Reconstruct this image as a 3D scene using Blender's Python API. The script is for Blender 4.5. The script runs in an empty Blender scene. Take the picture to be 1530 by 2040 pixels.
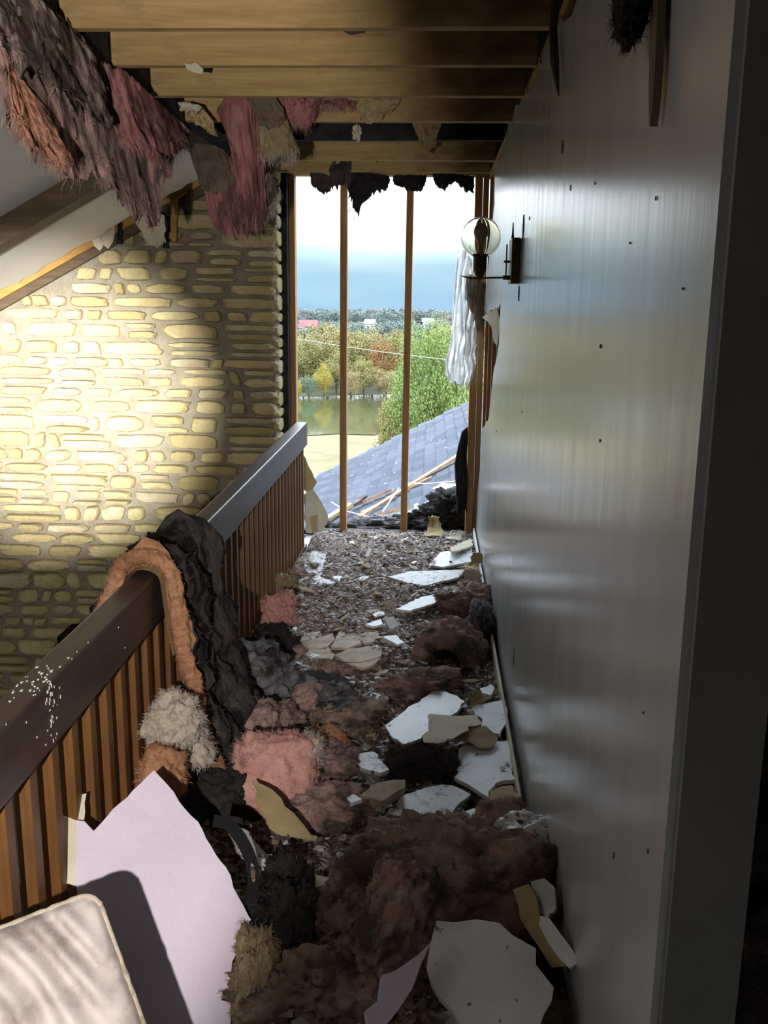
import bpy, bmesh, math, random
from mathutils import Vector, Matrix, noise
random.seed(7)
scene = bpy.context.scene
col = scene.collection

# ------------------------------------------------------------------ camera
W, H = 1530, 2040
CX, CY = 765.0, 1020.0
VPX, VPY = 862.0, 608.0          # vanishing point of the walkway
VVX, VVY = 671.0, 9500.0         # vanishing point of the uprights
FPX = math.sqrt(-((VPX-CX)*(VVX-CX)+(VPY-CY)*(VVY-CY)))
_Y = Vector((VPX-CX, VPY-CY, FPX)).normalized()
_Z = -Vector((VVX-CX, VVY-CY, FPX)).normalized()
_X = _Y.cross(_Z)
ROT = Matrix((_X, _Y, _Z))       # camera (x right, y down, z forward) -> world
EYE = Vector((0, 0, 1.6))
cam_data = bpy.data.cameras.new('camera')
cam = bpy.data.objects.new('camera', cam_data)
col.objects.link(cam)
right, up, back = ROT @ Vector((1, 0, 0)), ROT @ Vector((0, -1, 0)), ROT @ Vector((0, 0, -1))
cam.matrix_world = Matrix(((right.x, up.x, back.x, EYE.x), (right.y, up.y, back.y, EYE.y), (right.z, up.z, back.z, EYE.z), (0, 0, 0, 1)))
cam_data.sensor_fit = 'VERTICAL'
cam_data.sensor_height = 24.0
cam_data.lens = FPX/H*24.0
cam_data.clip_start = 0.02
cam_data.clip_end = 5000
scene.camera = cam

# ------------------------------------------------------------------ sky, lights, exposure
world = bpy.data.worlds.new('overcast_sky'); scene.world = world
world.use_nodes = True
nt = world.node_tree; nt.nodes.clear()
N = nt.nodes.new; L = nt.links.new
out = N('ShaderNodeOutputWorld'); bg = N('ShaderNodeBackground'); tc = N('ShaderNodeTexCoord')
sep = N('ShaderNodeSeparateXYZ'); L(tc.outputs['Generated'], sep.inputs[0])
mp = N('ShaderNodeMapping'); mp.inputs['Scale'].default_value = (7, 7, 46); L(tc.outputs['Generated'], mp.inputs[0])
nz = N('ShaderNodeTexNoise'); nz.inputs['Scale'].default_value = 1.0; nz.inputs['Detail'].default_value = 5; L(mp.outputs[0], nz.inputs[0])
ma = N('ShaderNodeMath'); ma.operation = 'MULTIPLY_ADD'; ma.inputs[1].default_value = 0.09; L(nz.outputs[0], ma.inputs[0]); L(sep.outputs[2], ma.inputs[2])
rp = N('ShaderNodeValToRGB'); L(ma.outputs[0], rp.inputs[0])
els = rp.color_ramp.elements
els[0].position = 0.0; els[0].color = (.40, .62, .80, 1)
els[1].position = 1.0; els[1].color = (.70, .84, 1.0, 1)
for p, c in ((.04, (.41, .67, .90, 1)), (.07, (.48, .74, .92, 1)), (.095, (.60, .84, .95, 1)), (.112, (.80, .95, .98, 1)), (.14, (.88, .95, 1.0, 1)), (.35, (.78, .89, 1.0, 1))):
    e = els.new(p); e.color = c
gnd = N('ShaderNodeMath'); gnd.operation = 'GREATER_THAN'; gnd.inputs[1].default_value = -.02; L(sep.outputs[2], gnd.inputs[0])
mx = N('ShaderNodeMix'); mx.data_type = 'RGBA'; L(gnd.outputs[0], mx.inputs[0]); mx.inputs[6].default_value = (.20, .20, .13, 1); L(rp.outputs[0], mx.inputs[7])
mr = N('ShaderNodeMapRange'); L(sep.outputs[2], mr.inputs[0])
mr.inputs[1].default_value = 0.04; mr.inputs[2].default_value = .32; mr.inputs[3].default_value = 1.0; mr.inputs[4].default_value = 8.8
L(mx.outputs[2], bg.inputs[0]); L(mr.outputs[0], bg.inputs[1]); L(bg.outputs[0], out.inputs[0])

def torch(name, loc, target, power, angle, blend, color, radius):
    d = bpy.data.lights.new(name, 'SPOT'); d.energy = power; d.spot_size = math.radians(angle); d.spot_blend = blend
    d.color = color; d.shadow_soft_size = radius
    o = bpy.data.objects.new(name, d); col.objects.link(o); o.location = loc
    o.rotation_euler = (Vector(target)-Vector(loc)).to_track_quat('-Z', 'Y').to_euler()
    return o
# the hand torch beside the camera: a hot middle and a wide spill out of the same lamp
TORCH = (-.24, -.22, 1.52)
torch('torch_beam', TORCH, (-2.50, 6.15, .95), 9300, 20, 1.0, (1.0, .96, .93), .012)
torch('torch_spill', TORCH, (-4.76, 4.06, 1.19), 275, 106, .24, (1.0, .92, .86), .012)

vs = scene.view_settings
vs.view_transform = 'Standard'; vs.look = 'None'; vs.gamma = 1; vs.use_curve_mapping = False
vs.exposure = 0.0

# ------------------------------------------------------------------ helpers
def ray(px, py): return ROT @ Vector((px-CX, py-CY, FPX))
def at(px, py, ax, v):
    d = ray(px, py); return EYE + d*((v-EYE[ax])/d[ax])
def on_plane(px, py, p0, n):
    d = ray(px, py); return EYE + d*((Vector(p0)-EYE).dot(n)/d.dot(n))
def fr(x, y, z, o=4): return noise.fractal(Vector((x, y, z)), .9, 2.1, o)
def nz3(x, y=0, z=0): return noise.noise(Vector((x, y, z)))
def smooth(a, b, x):
    t = max(0, min(1, (x-a)/(b-a))); return t*t*(3-2*t)
WLOC = {}
def tag(o, label=None, cat=None, group=None, kind=None):
    if label: o['label'] = label
    if cat: o['category'] = cat
    if group: o['group'] = group
    if kind: o['kind'] = kind
    return o
def place(o, wl, parent):
    WLOC[o.name] = Vector(wl)
    o.location = Vector(wl) - (WLOC[parent.name] if parent else Vector())
    if parent: o.parent = parent
def mk(name, verts, faces, mat, parent=None, label=None, cat=None, group=None, kind=None, sm=False, origin=None, cols=None):
    vs_ = [Vector(v) for v in verts]
    lo = Vector([min(v[i] for v in vs_) for i in range(3)]); hi = Vector([max(v[i] for v in vs_) for i in range(3)])
    og = Vector(origin) if origin else Vector(((lo.x+hi.x)/2, (lo.y+hi.y)/2, lo.z))
    me = bpy.data.meshes.new(name)
    me.from_pydata([v-og for v in vs_], [], faces)
    if cols:
        at_ = me.color_attributes.new('tint', 'FLOAT_COLOR', 'POINT')
        for i, c in enumerate(cols): at_.data[i].color = (*c, 1)
    if sm:
        for p in me.polygons: p.use_smooth = True
    mats = mat if isinstance(mat, (list, tuple)) else [mat]
    for m in mats: me.materials.append(m)
    me.validate(); me.update()
    o = bpy.data.objects.new(name, me); col.objects.link(o)
    place(o, og, parent)
    return tag(o, label, cat, group, kind)
def empty(name, loc, label, cat, group=None, kind=None):
    o = bpy.data.objects.new(name, None); col.objects.link(o); o.empty_display_size = .1
    place(o, loc, None)
    return tag(o, label, cat, group, kind)
class MB:
    def __init__(s): s.v = []; s.f = []
    def add(s, v, f):
        b = len(s.v); s.v += [Vector(x) for x in v]; s.f += [tuple(i+b for i in q) for q in f]; return s
    def box(s, a, b):
        (x0, y0, z0), (x1, y1, z1) = a, b
        return s.add([(x0,y0,z0),(x1,y0,z0),(x1,y1,z0),(x0,y1,z0),(x0,y0,z1),(x1,y0,z1),(x1,y1,z1),(x0,y1,z1)],
                     [(0,3,2,1),(4,5,6,7),(0,1,5,4),(1,2,6,5),(2,3,7,6),(3,0,4,7)])
    def bar(s, p, q, w, h, upv=(0, 0, 1)):
        p, q = Vector(p), Vector(q); d = (q-p).normalized(); sd = d.cross(Vector(upv)).normalized(); u = sd.cross(d)
        v = []
        for c in (p, q):
            for a, b in ((-1,-1),(1,-1),(1,1),(-1,1)): v.append(c+sd*a*w/2+u*b*h/2)
        return s.add(v, [(0,3,2,1),(4,5,6,7),(0,1,5,4),(1,2,6,5),(2,3,7,6),(3,0,4,7)])
    def tube(s, pts, r, n=10, caps=True):
        pts = [Vector(p) for p in pts]; rs = r if isinstance(r, (list, tuple)) else [r]*len(pts)
        v = []; f = []; ref = Vector((.3, .2, 1)).normalized()
        for i, p in enumerate(pts):
            d = (pts[min(i+1, len(pts)-1)]-pts[max(i-1, 0)]).normalized()
            a = d.cross(ref)
            if a.length < .05: a = d.cross(Vector((1, 0, 0)))
            a.normalize(); b = d.cross(a)
            for k in range(n):
                t = 2*math.pi*k/n; v.append(p+(a*math.cos(t)+b*math.sin(t))*rs[i])
        for i in range(len(pts)-1):
            for k in range(n):
                k2 = (k+1) % n; f.append((i*n+k, i*n+k2, (i+1)*n+k2, (i+1)*n+k))
        if caps:
            f.append(tuple(range(n-1, -1, -1))); f.append(tuple((len(pts)-1)*n+k for k in range(n)))
        return s.add(v, f)
    def lathe(s, prof, c, n=24, ax=Vector((0, 0, 1))):
        c = Vector(c); ax = Vector(ax).normalized(); a = ax.cross(Vector((.31, .9, .2))).normalized(); b = ax.cross(a)
        v = []; f = []
        for r, z in prof:
            for k in range(n):
                t = 2*math.pi*k/n; v.append(c+ax*z+(a*math.cos(t)+b*math.sin(t))*r)
        for i in range(len(prof)-1):
            for k in range(n):
                k2 = (k+1) % n; f.append((i*n+k, i*n+k2, (i+1)*n+k2, (i+1)*n+k))
        return s.add(v, f)
    def prism(s, poly, ext):
        n = len(poly); ext = Vector(ext); p = [Vector(q) for q in poly]
        return s.add(p+[q+ext for q in p], [tuple(range(n-1, -1, -1)), tuple(range(n, 2*n))]+[(i, (i+1) % n, n+(i+1) % n, n+i) for i in range(n)])
    def build(s, name, mat, parent=None, **k): return mk(name, s.v, s.f, mat, parent, **k)
def bevel(o, w, seg=2):
    m = o.modifiers.new('edge', 'BEVEL'); m.width = w; m.segments = seg; m.limit_method = 'ANGLE'; return o
def ragged(poly, amp, step, closed=True, seed=0):
    r = random.Random(seed); o = []; n = len(poly)
    for i in range(n if closed else n-1):
        a, b = Vector(poly[i]), Vector(poly[(i+1) % n]); k = max(1, int((b-a).length/step))
        for j in range(k):
            p = a.lerp(b, j/k)
            o.append(p if j == 0 and amp < .002 else p+Vector((r.uniform(-amp, amp), r.uniform(-amp, amp), r.uniform(-amp, amp))))
    if not closed: o.append(Vector(poly[-1]))
    return o

# ------------------------------------------------------------------ materials
def new_mat(name):
    m = bpy.data.materials.new(name); m.use_nodes = True
    return m, m.node_tree, m.node_tree.nodes['Principled BSDF']
def tex(nt, scale, detail=5, stretch=(1, 1, 1), rough=.6, coord='Object', kind='noise', dist=0):
    t = nt.nodes.new('ShaderNodeTexCoord'); mpn = nt.nodes.new('ShaderNodeMapping'); mpn.inputs['Scale'].default_value = stretch
    nt.links.new(t.outputs[coord], mpn.inputs[0])
    if kind == 'noise':
        n = nt.nodes.new('ShaderNodeTexNoise'); n.inputs['Scale'].default_value = scale; n.inputs['Detail'].default_value = detail
        n.inputs['Roughness'].default_value = rough; n.inputs['Distortion'].default_value = dist
    else:
        n = nt.nodes.new('ShaderNodeTexVoronoi'); n.inputs['Scale'].default_value = scale
    nt.links.new(mpn.outputs[0], n.inputs[0]); return n.outputs[0]
def ramp(nt, src, stops):
    r = nt.nodes.new('ShaderNodeValToRGB'); nt.links.new(src, r.inputs[0]); e = r.color_ramp.elements
    e[0].position, e[0].color = stops[0][0], (*stops[0][1], 1); e[1].position, e[1].color = stops[-1][0], (*stops[-1][1], 1)
    for p, c in stops[1:-1]:
        q = e.new(p); q.color = (*c, 1)
    return r.outputs[0]
def mix(nt, fac, a, b):
    m = nt.nodes.new('ShaderNodeMix'); m.data_type = 'RGBA'
    for s, i in ((fac, 0), (a, 6), (b, 7)):
        if isinstance(s, (tuple, list)): m.inputs[i].default_value = (*s, 1)
        elif isinstance(s, (int, float)): m.inputs[i].default_value = s
        else: nt.links.new(s, m.inputs[i])
    return m.outputs[2]
def bump(nt, b, src, strength, dist):
    n = nt.nodes.new('ShaderNodeBump'); n.inputs['Strength'].default_value = strength; n.inputs['Distance'].default_value = dist
    nt.links.new(src, n.inputs['Height']); nt.links.new(n.outputs[0], b.inputs['Normal'])
def plain(name, stops, scale=6, rough=.8, detail=5, stretch=(1, 1, 1), bmp=0, bscale=None, spec=.3, dist=.01, metal=0, tdist=0):
    m, t, b = new_mat(name)
    s = tex(t, scale, detail, stretch, dist=tdist)
    t.links.new(ramp(t, s, stops), b.inputs['Base Color'])
    b.inputs['Roughness'].default_value = rough; b.inputs['Specular IOR Level'].default_value = spec; b.inputs['Metallic'].default_value = metal
    if bmp: bump(t, b, tex(t, bscale, 6, stretch) if bscale else s, bmp, dist)
    return m
def speckled(name, stops, scale, spots, rough=.75, sscale=38, thr=.62, bmp=.2, spec=.5):
    m, t, b = new_mat(name)
    base = ramp(t, tex(t, scale, 5), stops)
    k = ramp(t, tex(t, sscale, 3), [(thr, (0, 0, 0)), (thr+.05, (1, 1, 1))])
    t.links.new(mix(t, k, base, spots), b.inputs['Base Color']); b.inputs['Roughness'].default_value = rough
    b.inputs['Specular IOR Level'].default_value = spec
    bump(t, b, tex(t, 60 if bmp < .4 else 20, 4), bmp, .004 if bmp < .4 else .012)
    return m
def fluffy(name, c1, c2, soot, amount, stretch=(1, 1, 1), scale=24, sscale=8.5):
    """glass wool: mottled colour, sooted in patches"""
    m, t, b = new_mat(name)
    base = ramp(t, tex(t, scale, 7, stretch, .65), [(.3, c1), (.5, tuple((x+y)/2 for x, y in zip(c1, c2))), (.68, c2)])
    k = ramp(t, tex(t, sscale, 6, stretch, .6), [(.62-amount*.5, (0, 0, 0)), (.74-amount*.5, (1, 1, 1))])
    t.links.new(mix(t, k, base, soot), b.inputs['Base Color']); b.inputs['Roughness'].default_value = 1.0
    b.inputs['Specular IOR Level'].default_value = .1
    bump(t, b, tex(t, 75, 8, stretch, .8), .7, .012)
    return m
def tinted(name, rough=.85):
    m, t, b = new_mat(name)
    a = t.nodes.new('ShaderNodeAttribute'); a.attribute_name = 'tint'
    t.links.new(mix(t, ramp(t, tex(t, 30, 4), [(.35, (0, 0, 0)), (.7, (.35, .35, .35))]), a.outputs[0], (.10, .075, .06)), b.inputs['Base Color'])
    b.inputs['Roughness'].default_value = rough; b.inputs['Specular IOR Level'].default_value = .3
    bump(t, b, tex(t, 90, 3), .3, .004)
    return m
def objvar(name, stops, scale, rough=.9, bmp=.6, bscale=40, dist=.01, second=None):
    """colour picked per object from a ramp, then mottled"""
    m, t, b = new_mat(name)
    oi = t.nodes.new('ShaderNodeObjectInfo')
    base = ramp(t, oi.outputs['Random'], stops)
    k = ramp(t, tex(t, scale, 6), [(.35, (0, 0, 0)), (.72, (.8, .8, .8))])
    t.links.new(mix(t, k, base, second or tuple(x*.55 for x in stops[0][1])), b.inputs['Base Color'])
    b.inputs['Roughness'].default_value = rough; b.inputs['Specular IOR Level'].default_value = .25
    bump(t, b, tex(t, bscale, 6), bmp, dist)
    return m

M = {}
M['wall_paint'], _t, _b = new_mat('semi_gloss_wall_panel')
_s = tex(_t, 3.0, 5, (1, 1, .35))
_t.links.new(ramp(_t, _s, [(.3, (.455, .475, .50)), (.7, (.545, .565, .59))]), _b.inputs['Base Color'])
_t.links.new(ramp(_t, tex(_t, 5, 6, (1, 3.2, .22)), [(.3, (.17,)*3), (.7, (.25,)*3)]), _b.inputs['Roughness'])
_b.inputs['Specular IOR Level'].default_value = .8
bump(_t, _b, tex(_t, 4, 5, (1, 4, .3)), .05, .01)
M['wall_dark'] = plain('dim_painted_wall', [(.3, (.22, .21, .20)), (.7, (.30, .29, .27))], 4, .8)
M['lintfree'] = plain('white_ceiling_board', [(.3, (.70, .69, .66)), (.7, (.78, .77, .74))], 2.5, .8, bmp=.1, bscale=30)
M['beam'] = plain('dark_stained_beam', [(.3, (.07, .048, .028)), (.7, (.13, .09, .05))], 6, .65, stretch=(1, 8, 8), bmp=.3)
M['wood_x'] = plain('old_joist_timber', [(.25, (.30, .19, .075)), (.5, (.46, .32, .14)), (.75, (.56, .41, .20))], 3.2, .75, stretch=(.6, 7, 9), bmp=.25, tdist=.8)
M['wood_x'], _t, _b = new_mat('old_stained_joist')
_c = ramp(_t, tex(_t, 3.2, 6, (.6, 7, 9), dist=.8), [(.25, (.30, .19, .075)), (.5, (.45, .31, .135)), (.75, (.55, .40, .19))])
_k = ramp(_t, tex(_t, 2.6, 7, (1, 1, 2), .7), [(.50, (0, 0, 0)), (.68, (.75, .75, .75))])
_t.links.new(mix(_t, _k, _c, (.15, .10, .045)), _b.inputs['Base Color']); _b.inputs['Roughness'].default_value = .75; _b.inputs['Specular IOR Level'].default_value = .25
bump(_t, _b, tex(_t, 5, 6, (.6, 7, 9)), .25, .01)
M['wood_z'] = plain('pale_stud_timber', [(.25, (.22, .115, .045)), (.5, (.36, .20, .085)), (.75, (.46, .28, .13))], 4, .75, stretch=(8, 8, .6), bmp=.25, tdist=.6)
M['wood_warm'] = plain('orange_raw_timber', [(.25, (.26, .13, .035)), (.75, (.55, .31, .09))], 4, .75, stretch=(.8, 6, 3), bmp=.3)
M['wood_y'] = plain('weathered_batten_wood', [(.25, (.17, .085, .045)), (.5, (.36, .20, .12)), (.75, (.55, .38, .25))], 7, .8, stretch=(3, .7, 3), bmp=.3)
M['char'] = plain('charred_timber', [(.3, (.008, .008, .009)), (.75, (.045, .042, .042))], 14, .85, bmp=.9, bscale=26, dist=.02)
M['char_paper'] = plain('scorched_paper', [(.3, (.035, .028, .027)), (.55, (.09, .07, .065)), (.8, (.17, .14, .13))], 9, .9, bmp=.5, bscale=24)
M['rail'] = plain('dark_brown_gloss_rail', [(.3, (.042, .026, .019)), (.7, (.075, .05, .038))], 5, .38, stretch=(6, .7, 6), bmp=.12, spec=.5)
M['baluster'] = plain('brown_varnished_baluster', [(.3, (.105, .045, .014)), (.7, (.20, .095, .03))], 5, .5, stretch=(9, 9, .8), bmp=.15, spec=.4)
M['stone'] = objvar('buff_rubble_stone', [(0, (.36, .30, .145)), (.2, (.45, .39, .20)), (.5, (.56, .49, .27)), (.75, (.52, .44, .23)), (.9, (.42, .37, .26)), (1, (.60, .54, .36))], 9, .9, .8, 22, .02, (.30, .235, .105))
M['mortar'] = plain('grey_brown_mortar', [(.3, (.20, .175, .125)), (.7, (.33, .295, .225))], 7, .95, bmp=.8, bscale=35, dist=.02)
M['floor'] = plain('dusty_grey_floor', [(.3, (.19, .21, .23)), (.7, (.36, .39, .42))], 6, .3, bmp=.2, bscale=30)
M['lower'] = plain('dark_lower_floor', [(.3, (.03, .026, .02)), (.7, (.06, .05, .04))], 3, .9)
M['board'] = speckled('broken_wallboard', [(.3, (.60, .62, .65)), (.7, (.76, .78, .81))], 7, (.12, .10, .09), .47, 34, .66, .1)
M['board_dirty'] = speckled('sooted_wallboard', [(.3, (.36, .35, .34)), (.7, (.62, .63, .64))], 9, (.09, .07, .06), .5, 30, .57, .15)
M['board_pink'] = speckled('textured_white_ceiling_board', [(.3, (.56, .50, .61)), (.7, (.63, .565, .68))], 4, (.5, .45, .53), .7, 16, .8, .5)
M['board_back'] = plain('brown_board_back', [(.3, (.25, .18, .11)), (.7, (.42, .33, .22))], 12, .9, bmp=.4)
M['paper'] = plain('torn_cream_paper', [(.3, (.50, .45, .33)), (.7, (.68, .63, .50))], 6, .85, bmp=.2, bscale=30)
M['tan'] = plain('tan_backing_paper', [(.3, (.32, .235, .115)), (.7, (.52, .41, .22))], 6, .8, bmp=.25, bscale=26)
M['plaster'] = plain('cracked_tan_plaster', [(.3, (.33, .24, .15)), (.5, (.46, .37, .26)), (.75, (.62, .57, .50))], 14, .7, bmp=.3, bscale=40, spec=.3)
M['grey_paper'] = plain('brown_grey_kraft_facing', [(.3, (.10, .075, .052)), (.7, (.20, .155, .11))], 8, .85, bmp=.35, bscale=22)
PK1, PK2 = (.56, .27, .225), (.76, .46, .40)
M['pink'] = fluffy('pink_glass_wool', PK1, PK2, (.24, .15, .12), .12)
M['pink_dirty'] = fluffy('sooty_pink_glass_wool', (.36, .22, .185), (.56, .40, .355), (.14, .108, .094), .32)
M['orange'] = fluffy('orange_pink_glass_wool', (.46, .21, .10), (.66, .38, .24), (.30, .16, .09), .22)
M['hang'] = fluffy('hanging_pink_brown_wool', (.50, .30, .26), (.70, .50, .44), (.24, .175, .145), .38, (2.2, 2.2, .5), 10, 5.5)
M['hang_orange'] = fluffy('hanging_orange_wool', (.58, .28, .18), (.74, .42, .30), (.28, .15, .11), .20, (2.2, 2.2, .6), 10, 5)
M['hang_grey'] = fluffy('hanging_soot_brown_wool', (.34, .25, .21), (.54, .43, .38), (.11, .085, .07), .40, (2.4, 2.4, .45), 11, 6)
M['hang_pink'] = fluffy('hanging_rose_wool', (.46, .19, .18), (.66, .36, .34), (.20, .10, .09), .26, (2.2, 2.2, .5), 9, 5)
M['grey_wool'] = fluffy('grey_sooted_wool', (.13, .13, .14), (.30, .30, .32), (.035, .032, .032), .30)
M['drape'] = fluffy('charcoal_streaked_wool', (.045, .04, .038), (.13, .115, .105), (.02, .018, .018), .35, (1, 2.5, .5), 30, 9)
M['black_wool'] = fluffy('black_burnt_wool', (.018, .016, .016), (.06, .052, .05), (.01, .01, .01), .3)
M['olive_wool'] = fluffy('olive_tan_wool', (.28, .21, .11), (.46, .38, .23), (.12, .09, .06), .2)
M['brown_wool'] = fluffy('brown_sooty_wool', (.28, .20, .155), (.46, .35, .28), (.09, .068, .055), .28)
M['pale_wool'] = fluffy('pale_cream_wool', (.48, .41, .31), (.68, .61, .49), (.25, .19, .14), .12)
M['fibre'] = plain('loose_pale_fibres', [(.3, (.38, .25, .21)), (.7, (.62, .48, .43))], 5, 1.0, spec=.1)
M['fibre_dark'] = plain('loose_sooty_fibres', [(.3, (.06, .05, .05)), (.7, (.16, .14, .14))], 5, 1.0, spec=.1)
M['fibre_pale'] = plain('loose_grey_fibres', [(.3, (.40, .36, .33)), (.7, (.62, .58, .54))], 5, 1.0, spec=.1)
M['rubble'], _t, _b = new_mat('ash_and_wool_rubble')
_c = ramp(_t, tex(_t, 26, 8, (1, .8, 1), .7), [(.28, (.028, .022, .02)), (.42, (.12, .085, .065)), (.52, (.25, .18, .145)), (.62, (.40, .32, .27)), (.75, (.58, .54, .50))])
_k = ramp(_t, tex(_t, 4.5, 4), [(.5, (0, 0, 0)), (.66, (.6, .6, .6))])
_t.links.new(mix(_t, _k, _c, (.30, .21, .175)), _b.inputs['Base Color']); _b.inputs['Roughness'].default_value = .95; _b.inputs['Specular IOR Level'].default_value = .2
bump(_t, _b, tex(_t, 70, 6), .9, .02)
M['flakes'] = tinted('mixed_flakes', .55)
M['black'] = plain('black_plastic', [(.3, (.003, .003, .004)), (.7, (.007, .007, .008))], 8, .6, spec=.1)
M['bronze'] = plain('aged_bronze', [(.3, (.045, .034, .018)), (.7, (.13, .10, .055))], 12, .42, metal=.7)
M['dust_white'] = plain('white_plaster_dust', [(.3, (.62, .58, .50)), (.7, (.8, .77, .70))], 12, .9)
M['cushion'] = plain('dirty_white_fabric', [(.3, (.24, .20, .18)), (.5, (.44, .395, .375)), (.75, (.56, .51, .49))], 11, .75, bmp=.35, bscale=50, dist=.004)
M['plastic'], _t, _b = new_mat('milky_vapour_film')
_t.links.new(ramp(_t, tex(_t, 7, 5), [(.35, (.66, .67, .68)), (.66, (.80, .80, .80))]), _b.inputs['Base Color'])
_b.inputs['Roughness'].default_value = .3
bump(_t, _b, tex(_t, 24, 5), .5, .02)
_tr = _t.nodes.new('ShaderNodeBsdfTranslucent'); _tr.inputs[0].default_value = (1.0, 1.0, 1.0, 1)
_tp = _t.nodes.new('ShaderNodeBsdfTransparent'); _ms = _t.nodes.new('ShaderNodeMixShader'); _ms.inputs[0].default_value = .9
_m2 = _t.nodes.new('ShaderNodeMixShader'); _m2.inputs[0].default_value = .38
_t.links.new(_b.outputs[0], _ms.inputs[1]); _t.links.new(_tr.outputs[0], _ms.inputs[2]); _t.links.new(_ms.outputs[0], _m2.inputs[1]); _t.links.new(_tp.outputs[0], _m2.inputs[2])
_t.links.new(_m2.outputs[0], _t.nodes['Material Output'].inputs[0])
M['glass'], _t, _b = new_mat('smoked_globe_glass')
_b.inputs['Base Color'].default_value = (.93, .91, .80, 1); _b.inputs['Transmission Weight'].default_value = 1; _b.inputs['Roughness'].default_value = .03; _b.inputs['IOR'].default_value = 1.12
M['bulb'] = plain('frosted_bulb', [(.3, (.36, .33, .28)), (.7, (.44, .41, .36))], 4, .3, spec=.5)
M['shingle'] = objvar('blue_grey_shingle', [(0, (.034, .039, .053)), (.5, (.05, .056, .074)), (1, (.075, .082, .104))], 40, .9, .4, 120, .004, (.03, .034, .045))
M['metal_trim'] = plain('pale_gutter_metal', [(.3, (.24, .25, .26)), (.7, (.32, .33, .34))], 4, .5)
M['grass'] = plain('dry_meadow', [(.3, (.10, .076, .034)), (.5, (.145, .115, .055)), (.7, (.11, .097, .042))], .22, .95, 6)
M['bank'] = plain('far_bank_grass', [(.3, (.05, .055, .025)), (.7, (.085, .082, .042))], .3, .95, 6)
M['water'], _t, _b = new_mat('still_pond_water')
_b.inputs['Base Color'].default_value = (.05, .055, .025, 1); _b.inputs['Roughness'].default_value = .06; _b.inputs['Specular IOR Level'].default_value = .9
bump(_t, _b, tex(_t, .9, 3, (3, .35, 1)), .06, .2)
def leaf(name, a, b_):
    m, t, b = new_mat(name)
    t.links.new(ramp(t, tex(t, .9, 6), [(.32, a), (.68, b_)]), b.inputs['Base Color']); b.inputs['Roughness'].default_value = .8
    b.inputs['Specular IOR Level'].default_value = .2
    return m
M['leaf_green'] = leaf('fresh_green_leaves', (0.111, 0.162, 0.042), (0.245, 0.293, 0.094))
M['leaf_olive'] = leaf('olive_green_leaves', (0.16, 0.142, 0.048), (0.281, 0.238, 0.094))
M['leaf_yellow'] = leaf('yellow_leaves', (0.24, 0.189, 0.033), (0.36, 0.29, 0.065))
M['leaf_orange'] = leaf('orange_leaves', (0.203, 0.102, 0.039), (0.27, 0.16, 0.065))
M['leaf_dark'] = leaf('bluish_green_leaves', (0.085, 0.121, 0.067), (0.147, 0.193, 0.104))
M['leaf_tan'] = leaf('tan_autumn_leaves', (0.21, 0.162, 0.07), (0.304, 0.244, 0.117))
M['leaf_far'] = leaf('haze_tinted_far_leaves', (0.096, 0.126, 0.114), (0.164, 0.193, 0.171))  # distance haze is put into the leaf colour, paler and bluer
M['leaf_far2'] = leaf('haze_tinted_rust_leaves', (0.164, 0.148, 0.125), (0.233, 0.208, 0.171))  # rust leaves, lightened in colour to stand in for distance haze
M['bark'] = plain('dark_bark', [(.3, (.05, .04, .03)), (.7, (.11, .09, .07))], 4, .95)
M['white_wall'] = plain('white_siding', [(.3, (.36, .37, .38)), (.7, (.44, .45, .46))], 1, .8)
M['red'] = plain('faded_red_paint', [(.3, (.24, .04, .045)), (.7, (.30, .07, .07))], 1, .8)
M['house_roof'] = plain('slate_house_roof', [(.3, (.13, .16, .19)), (.7, (.18, .21, .24))], 1, .8)
M['pane'] = plain('dark_pane', [(.3, (.06, .07, .09)), (.7, (.10, .12, .14))], 1, .2)

# ------------------------------------------------------------------ room shell
XR = .335       # face of the right wall
ZC = 2.40       # underside of the joists
YE = 6.45       # inside face of the end wall
floor = MB().box((-.86, -2.5, -.22), (2.2, 6.55, 0)).build('floor', M['floor'], label='dusty grey upper walkway floor under the rubble', kind='structure')
MB().box((-5.2, -2.5, -2.8), (2.2, 6.55, -2.7)).build('floor', M['lower'], label='dark floor of the room below the railing', kind='structure')
# right wall: torn board, framing behind it
edge = [(6.42, .30), (6.30, .40), (6.12, .56), (6.05, .82), (5.45, .95), (5.31, 1.08), (5.14, 1.24), (4.80, 1.41), (4.79, 1.60), (5.65, 1.565), (6.40, 1.535), (6.24, 1.66), (5.75, 2.0), (5.56, 2.17), (5.66, 2.36)]
top = [(5.2, 2.36), (4.7, 2.42), (4.25, 2.43), (3.6, 2.37), (3.0, 2.40), (2.62, 2.33), (2.3, 2.40), (1.182, 2.42)]
pts = [(XR, 1.182, -.02), (XR, 6.42, -.02)] + [(XR, y, z) for y, z in edge]
rag = ragged([(XR, y, z) for y, z in edge], .012, .06, False, 3) + ragged([(XR, y, z) for y, z in top[:-1]], .018, .07, False, 4)
poly = [Vector((XR, 1.182, -.02)), Vector((XR, 6.42, -.02))] + [Vector((XR, p.y, p.z)) for p in rag] + [Vector((XR, 1.182, 2.42))]
wall_r = MB().prism(poly, (.013, 0, 0)).build('wall_right', M['wall_paint'], label='pale glossy painted wall torn at its far end', kind='structure')
mb = MB().box((.437, 1.182, 0), (.45, 6.45, 2.42))
mb.build('back_board', M['wall_dark'], wall_r)
MB().box((.3475, 1.17, -.01), (.45, 1.1815, 2.42)).build('end_board', M['wall_dark'], wall_r)
for y in (1.26, 4.75, 5.12, 5.52, 5.9, 6.28):
    MB().box((.3485, y, 0), (.436, y+.038, 2.4)).build('stud', M['wood_z'], wall_r)
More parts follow.
